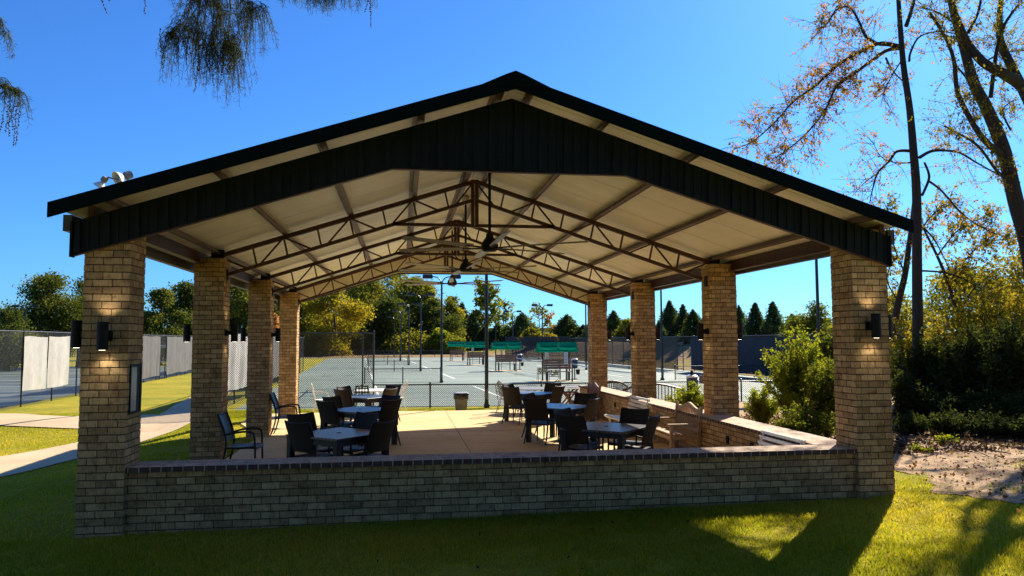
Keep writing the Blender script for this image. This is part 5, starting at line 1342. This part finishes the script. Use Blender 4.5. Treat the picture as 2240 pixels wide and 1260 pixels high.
# bald cypress overhead: trunk left of the camera, limbs above the view, sprays hanging into it
def cypress():
    base = (-1.7, -6.4, float(gz(-1.7, -6.4))-.1); t = thing('cypress_tree', 'bald cypress whose feathery sprays hang in at the top left', 'tree', base); bx = Vector(base)
    m = MB(); m.tube([(0, 0, 0), (0, 0, .6), (.05, .05, 4), (.1, .1, 8), (.1, .2, 11)], [.42, .30, .24, .16, .06], 12); m.build('trunk', M['bark'], t, smooth=True)
    rs = np.random.default_rng(5); br = MB(); NA = []; NB = []; cat = MB()
    limbs = [[(-1.65, -6.3, 4.4), (-.2, -5.4, 4.95), (1.3, -4.6, 5.1), (2.35, -4.2, 4.85), (3.5, -4.1, 4.75)], [(-1.65, -6.3, 3.9), (-.4, -5.2, 4.35), (.6, -4.4, 4.4), (1.05, -4.15, 4.25)], [(-1.6, -6.3, 5.5), (-.8, -7.6, 6.1), (.2, -8.4, 6.3)], [(-1.7, -6.4, 5.2), (-3.2, -5.6, 5.9), (-4.6, -5.2, 6.0)]]
    for L in limbs: br.tube([Vector(p)-bx for p in L], [.07, .05, .035, .02, .012][:len(L)], 7)
    def spray(p0, p1, n, lmin, lmax, needles=True, spread=.12):
        p0, p1 = Vector(p0), Vector(p1)
        for i in range(n):
            f_ = rs.random(); q = p0*(1-f_)+p1*f_ + Vector(rs.normal(size=3))*.02; a = rs.uniform(0, 6.28); L = rs.uniform(lmin, lmax); h_ = spread*rs.uniform(.2, 1.2)
            pts = []
            for k in range(8):
                u = k/7; pts.append(q + Vector((math.cos(a)*h_*(u**.6), math.sin(a)*h_*(u**.6), -L*u**1.25 + .03*math.sin(u*3))))
            br.tube([p-bx for p in pts], [.0022, .002, .0018, .0016, .0014, .0012, .001, .0008], 3, cap=False)
            for k in range(7):
                for z_ in range(8 if needles else 0):
                    u = rs.random(); s = pts[k]*(1-u)+pts[k+1]*u - bx; d = Vector(rs.normal(size=3)); d = (d.normalized()+Vector((0, 0, -.9))).normalized(); NA.append(tuple(s)); NB.append(tuple(s+d*rs.uniform(.022, .050)))
    def catkins(p, n, L):
        p = Vector(p)
        for i in range(n):
            q = p + Vector((rs.normal()*.028, rs.normal()*.028, rs.uniform(-.05, .08))); l_ = L*rs.uniform(.55, 1.1); sway = rs.normal()*.02
            pts = [q + Vector((sway*(k/9)**2, 0, -l_*k/9)) - bx for k in range(10)]; br.tube(pts, .0014, 3, cap=False)
            nb = int(l_/.010)
            for k in range(nb):
                u = k/nb*9; i0 = int(u); s = pts[i0].lerp(pts[min(i0+1, 9)], u-i0) + Vector(rs.normal(size=3))*.003; cat.lathe([(0, -.005), (.0048, 0), (0, .005)], s, 5)
    A = lambda px_, py_, y=-4.2: at(px_, py_, Y=y)
    def hang(pts, r=.007): br.tube([Vector(p)-bx for p in pts], [r*(1-.75*i/(len(pts)-1)) for i in range(len(pts))], 5)
    top = Vector((2.25, -4.25, 4.86))
    # main hanging spray
    for (a, b, c) in [((455, -120), (470, 0), (462, 110)), ((440, -100), (440, 0), (425, 80)), ((480, -90), (505, 10), (500, 100)), ((430, -60), (410, 40), (375, 75)), ((500, -60), (530, 0), (560, 18)), ((470, -60), (480, 40), (515, 120))]:
        P = [top, A(*a, -4.2+rs.normal()*.12), A(*b, -4.2+rs.normal()*.12), A(*c, -4.2+rs.normal()*.12)]; hang(P, .008)
        for i in range(1, 3): spray(P[i], P[i+1], 19, .12, .34, True, .13)
        spray(P[2].lerp(P[3], .4), P[3], 16, .10, .34, True, .09)
    for (px_, py_, n, L) in [(364, 85, 3, .20), (425, 70, 4, .28), (497, 115, 6, .22), (520, 90, 4, .26), (545, 40, 5, .22), (440, 110, 3, .25), (465, 110, 3, .2)]: catkins(A(px_, py_), n, L)
    # small sprays along the top edge
    for (px_, py_, n, lm) in [(690, -40, 60, .20), (735, -35, 50, .17), (640, -30, 20, .12), (600, -30, 14, .10), (790, -30, 14, .16), (310, -25, 8, .10), (560, -30, 12, .10)]:
        p = A(px_, py_); hang([(p.x-.1, -4.2, 4.80), (p.x-.02, -4.2, p.z+.12), p]); spray(p+Vector((-.06, 0, .05)), p+Vector((.06, 0, 0)), n, lm*.5, lm, True, .10)
    for (px_, py_, n, L) in [(220, -40, 3, .19), (313, -35, 3, .14), (802, -25, 3, .22), (643, -30, 2, .16)]: catkins(A(px_, py_), n, L)
    # left edge
    for (pa, pb, n) in [((-60, -10), (10, 70), 26), ((-80, 120), (25, 195), 40), ((-60, 160), (40, 205), 24)]:
        a, b = A(*pa), A(*pb); hang([(a.x-.05, -4.2, 4.30), a, b], .006); spray(a, b, n, .06, .17, True, .09)
    for (px_, py_, n, L) in [(10, 225, 2, .22), (25, 215, 4, .30), (34, 215, 2, .16), (0, 240, 2, .15)]: catkins(A(px_, py_), n, L)
    NA, NB = np.array(NA), np.array(NB); n = len(NA); d = NB-NA; s = np.cross(d, RNG.normal(size=(n, 3))); s /= np.linalg.norm(s, axis=1)[:, None]; s *= .0011
    v = np.stack([NA-s*.6, NA+d*.5-s, NB, NA+d*.5+s], 1).reshape(-1, 3); rnd = np.clip(RNG.normal(.45, .25, n), 0, 1)
    link_mesh('foliage', fast_mesh('foliage', v, np.arange(4*n), 4, M['leaf_cypress'], rnd), t)
    P = []  # unseen crown overhead and behind the camera, added to keep sky light off the front
    for k in range(46):
        cx_, cy_ = rs.uniform(-9, 13), rs.uniform(-17, -8.4); cz_ = rs.uniform(4.2, 12.5) if cy_ < -10.5 else rs.uniform(5.6, 12.5); r_ = rs.uniform(1.0, 1.9)
        d = RNG.normal(size=(620, 3)); d /= np.linalg.norm(d, axis=1)[:, None]; P.append(np.array([cx_, cy_, cz_])+d*r_*(.4+.6*RNG.random(620))[:, None]*np.array([1.2, 1, .8]))
        br.tube([Vector((-1.65, -6.4, min(10, cz_*.75)))-bx, Vector((cx_*.5-.8, cy_*.5-3.2, cz_*.92))-bx, Vector((cx_, cy_, cz_))-bx], [.07, .05, .015], 5)
    P = np.concatenate(P) - np.array(base); link_mesh('crown', leaves_mesh('crown', P, .34, M['leaf_cypress'], RNG.random(len(P)), .6, .3), t)
    br.build('branch', M['bark'], t)
    cat.build('catkin', plain('catkin', (.05, .032, .022), .8), t)
cypress()

# ------------------------------------------------------------------ grass blades and litter
def blades(name, label, X0, X1, Y0, Y1, n, hmin, hmax, keep, wd=.0045):
    x = RNG.uniform(X0, X1, n); y = RNG.uniform(Y0, Y1, n); k = keep(x, y); x, y = x[k], y[k]; n = len(x); z = gz(x, y) - .004
    h = RNG.uniform(hmin, hmax, n)*np.clip(.85+.16*vnoise(x, y, 2.3, 21), .35, 1.9); a = RNG.uniform(0, 6.283, n); ln = RNG.uniform(0, .6, n)*h; b = RNG.uniform(0, 6.283, n)
    P = np.stack([x, y, z], 1); s = np.stack([np.cos(a), np.sin(a), 0*a], 1)*wd*(1+.5*RNG.random(n))[:, None]; tip = P + np.stack([ln*np.cos(b), ln*np.sin(b), h], 1)
    v = np.stack([P-s, P+s, tip], 1).reshape(-1, 3); rnd = np.clip(.5 + .22*np.sin(x*.9+1.3*np.sin(y*.7)) + RNG.normal(0, .2, n), 0, 1)
    o = link_mesh(name, fast_mesh(name, v, np.arange(3*n), 3, M['blade'], rnd)); tag(o, label, 'grass', None, 'stuff')
def nodirt(x, y): return (x < 10.55 + .22*vnoise(x, y, 1.1, 3) + np.where(y > 1, -.55*np.clip(y-1, 0, 2)*.7, 0) + np.clip(-y-.2, 0, 3)*.8 + RNG.normal(0, .28, x.shape)*(RNG.random(x.shape) < .6)) | (y < -2.5)
blades('front_grass', 'short turf in front of the low front wall', -4, 13.5, -5.2, .062, 300000, .022, .062, lambda x, y: nodirt(x, y) & ~(((x < CW+.01) | (x > W-CW-.01)) & (x > -.01) & (x < W+.01) & (y > -.01)))
def pathfree(x, y):
    lx = np.interp(y, [2.3, 4.9, 6.45, 8.5, 11.1, 15, 20], [-6.2, -4.8, -3.79, -3.34, -2.71, -2.6, -3.2]); fx = np.interp(y, [4, 7.4, 9.1, 11.3, 14, 16.8, 20], [-8.5, -6.3, -5.12, -4.43, -4.0, -4.1, -4.6])
    side = (x < -3.3) & (y > np.interp(x, [-10, -7.7, -5.45, -3.4], [15.4, 14.6, 13.9, 13.2])) & (y < np.interp(x, [-9.5, -7.5, -6.3, -3.6], [17.6, 16.7, 16.2, 16.4]))
    slab = (x > np.interp(y, [8.6, 9.9, 12, 14.4, 14.7], [.28, .03, -.7, -.9, -.9])) & (y > .0) & (y < 14.7)
    return ((x > lx) | (x < fx)) & ~side & ~slab
blades('side_grass', 'strip of turf between the nearest right column and the dirt bed', 9.67, 12.5, .05, 3.6, 16000, .02, .06, lambda x, y: nodirt(x, y))
blades('left_grass', 'sunlit turf left of the pavilion', -9.4, .3, .03, 17.6, 150000, .02, .05, pathfree, .006)
blades('far_grass', 'strip of turf between the patio and the low fence', -2, 9, 14.6, 17.0, 26000, .02, .06, lambda x, y: ~((x > 6.2) & (y > 15)) , .006)
blades('dirt_edge_grass', 'thin weedy grass scattered over the dirt bed', 9.7, 15, -1, 5, 9000, .03, .09, lambda x, y: vnoise(x, y, 1.5, 9) > 1.2, .006)
# fallen leaves
def litter(label, X0, X1, Y0, Y1, n, size, key, keep=None):
    x = RNG.uniform(X0, X1, n); y = RNG.uniform(Y0, Y1, n)
    if keep is not None: k = keep(x, y); x, y = x[k], y[k]
    P = np.stack([x, y, gz(x, y)+.03], 1); me = leaves_mesh('leaf_litter', P, size, M['leaf_'+key], RNG.random(len(P)), .7, 0)
    tag(link_mesh('leaf_litter', me), label, 'leaf litter', None, 'stuff')
litter('brown fallen leaves over the dirt and under the bushes', 9.6, 19, -1, 9, 5200, .05, 'litter', lambda x, y: (x > 10.5) | (y > 2))
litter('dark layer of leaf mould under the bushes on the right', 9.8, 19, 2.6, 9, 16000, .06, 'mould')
litter('a few fallen leaves on the front lawn', 3, 12, -4.5, 0, 90, .05, 'litter')

st = MB()
for i in range(150):
    x_ = random.uniform(10.2, 17); y_ = random.uniform(2.0, 6.5); L = random.uniform(.25, 1.1); a = random.uniform(0, 6.28); z_ = float(gz(x_, y_)) + .03
    st.tube([(x_, y_, z_), (x_+L*.5*math.cos(a), y_+L*.5*math.sin(a), z_+random.uniform(.0, .10)), (x_+L*math.cos(a+.2), y_+L*math.sin(a+.2), z_+random.uniform(-.01, .12))], [.009, .007, .003], 4)
tag(st.build('fallen_sticks', M['bark']), 'tangle of fallen sticks under the bushes on the right', 'sticks', None, 'stuff')

# unseen leaf mass added behind the viewpoint to cut sky fill on the front
wp = []
for k in range(70):
    c_ = np.array([random.uniform(-26, 32), random.uniform(-27, -20), random.uniform(.8, 9.5)]); d = RNG.normal(size=(260, 3)); d /= np.linalg.norm(d, axis=1)[:, None]; wp.append(c_ + d*random.uniform(1.4, 2.6)*(.4+.6*RNG.random(260))[:, None])
wp = np.concatenate(wp); tag(link_mesh('woodland', leaves_mesh('woodland', wp, .6, M['leaf_dark'], RNG.random(len(wp)), .7, .1)), 'unseen woodland mass added behind the viewpoint to block sky light', 'woodland', None, 'stuff')
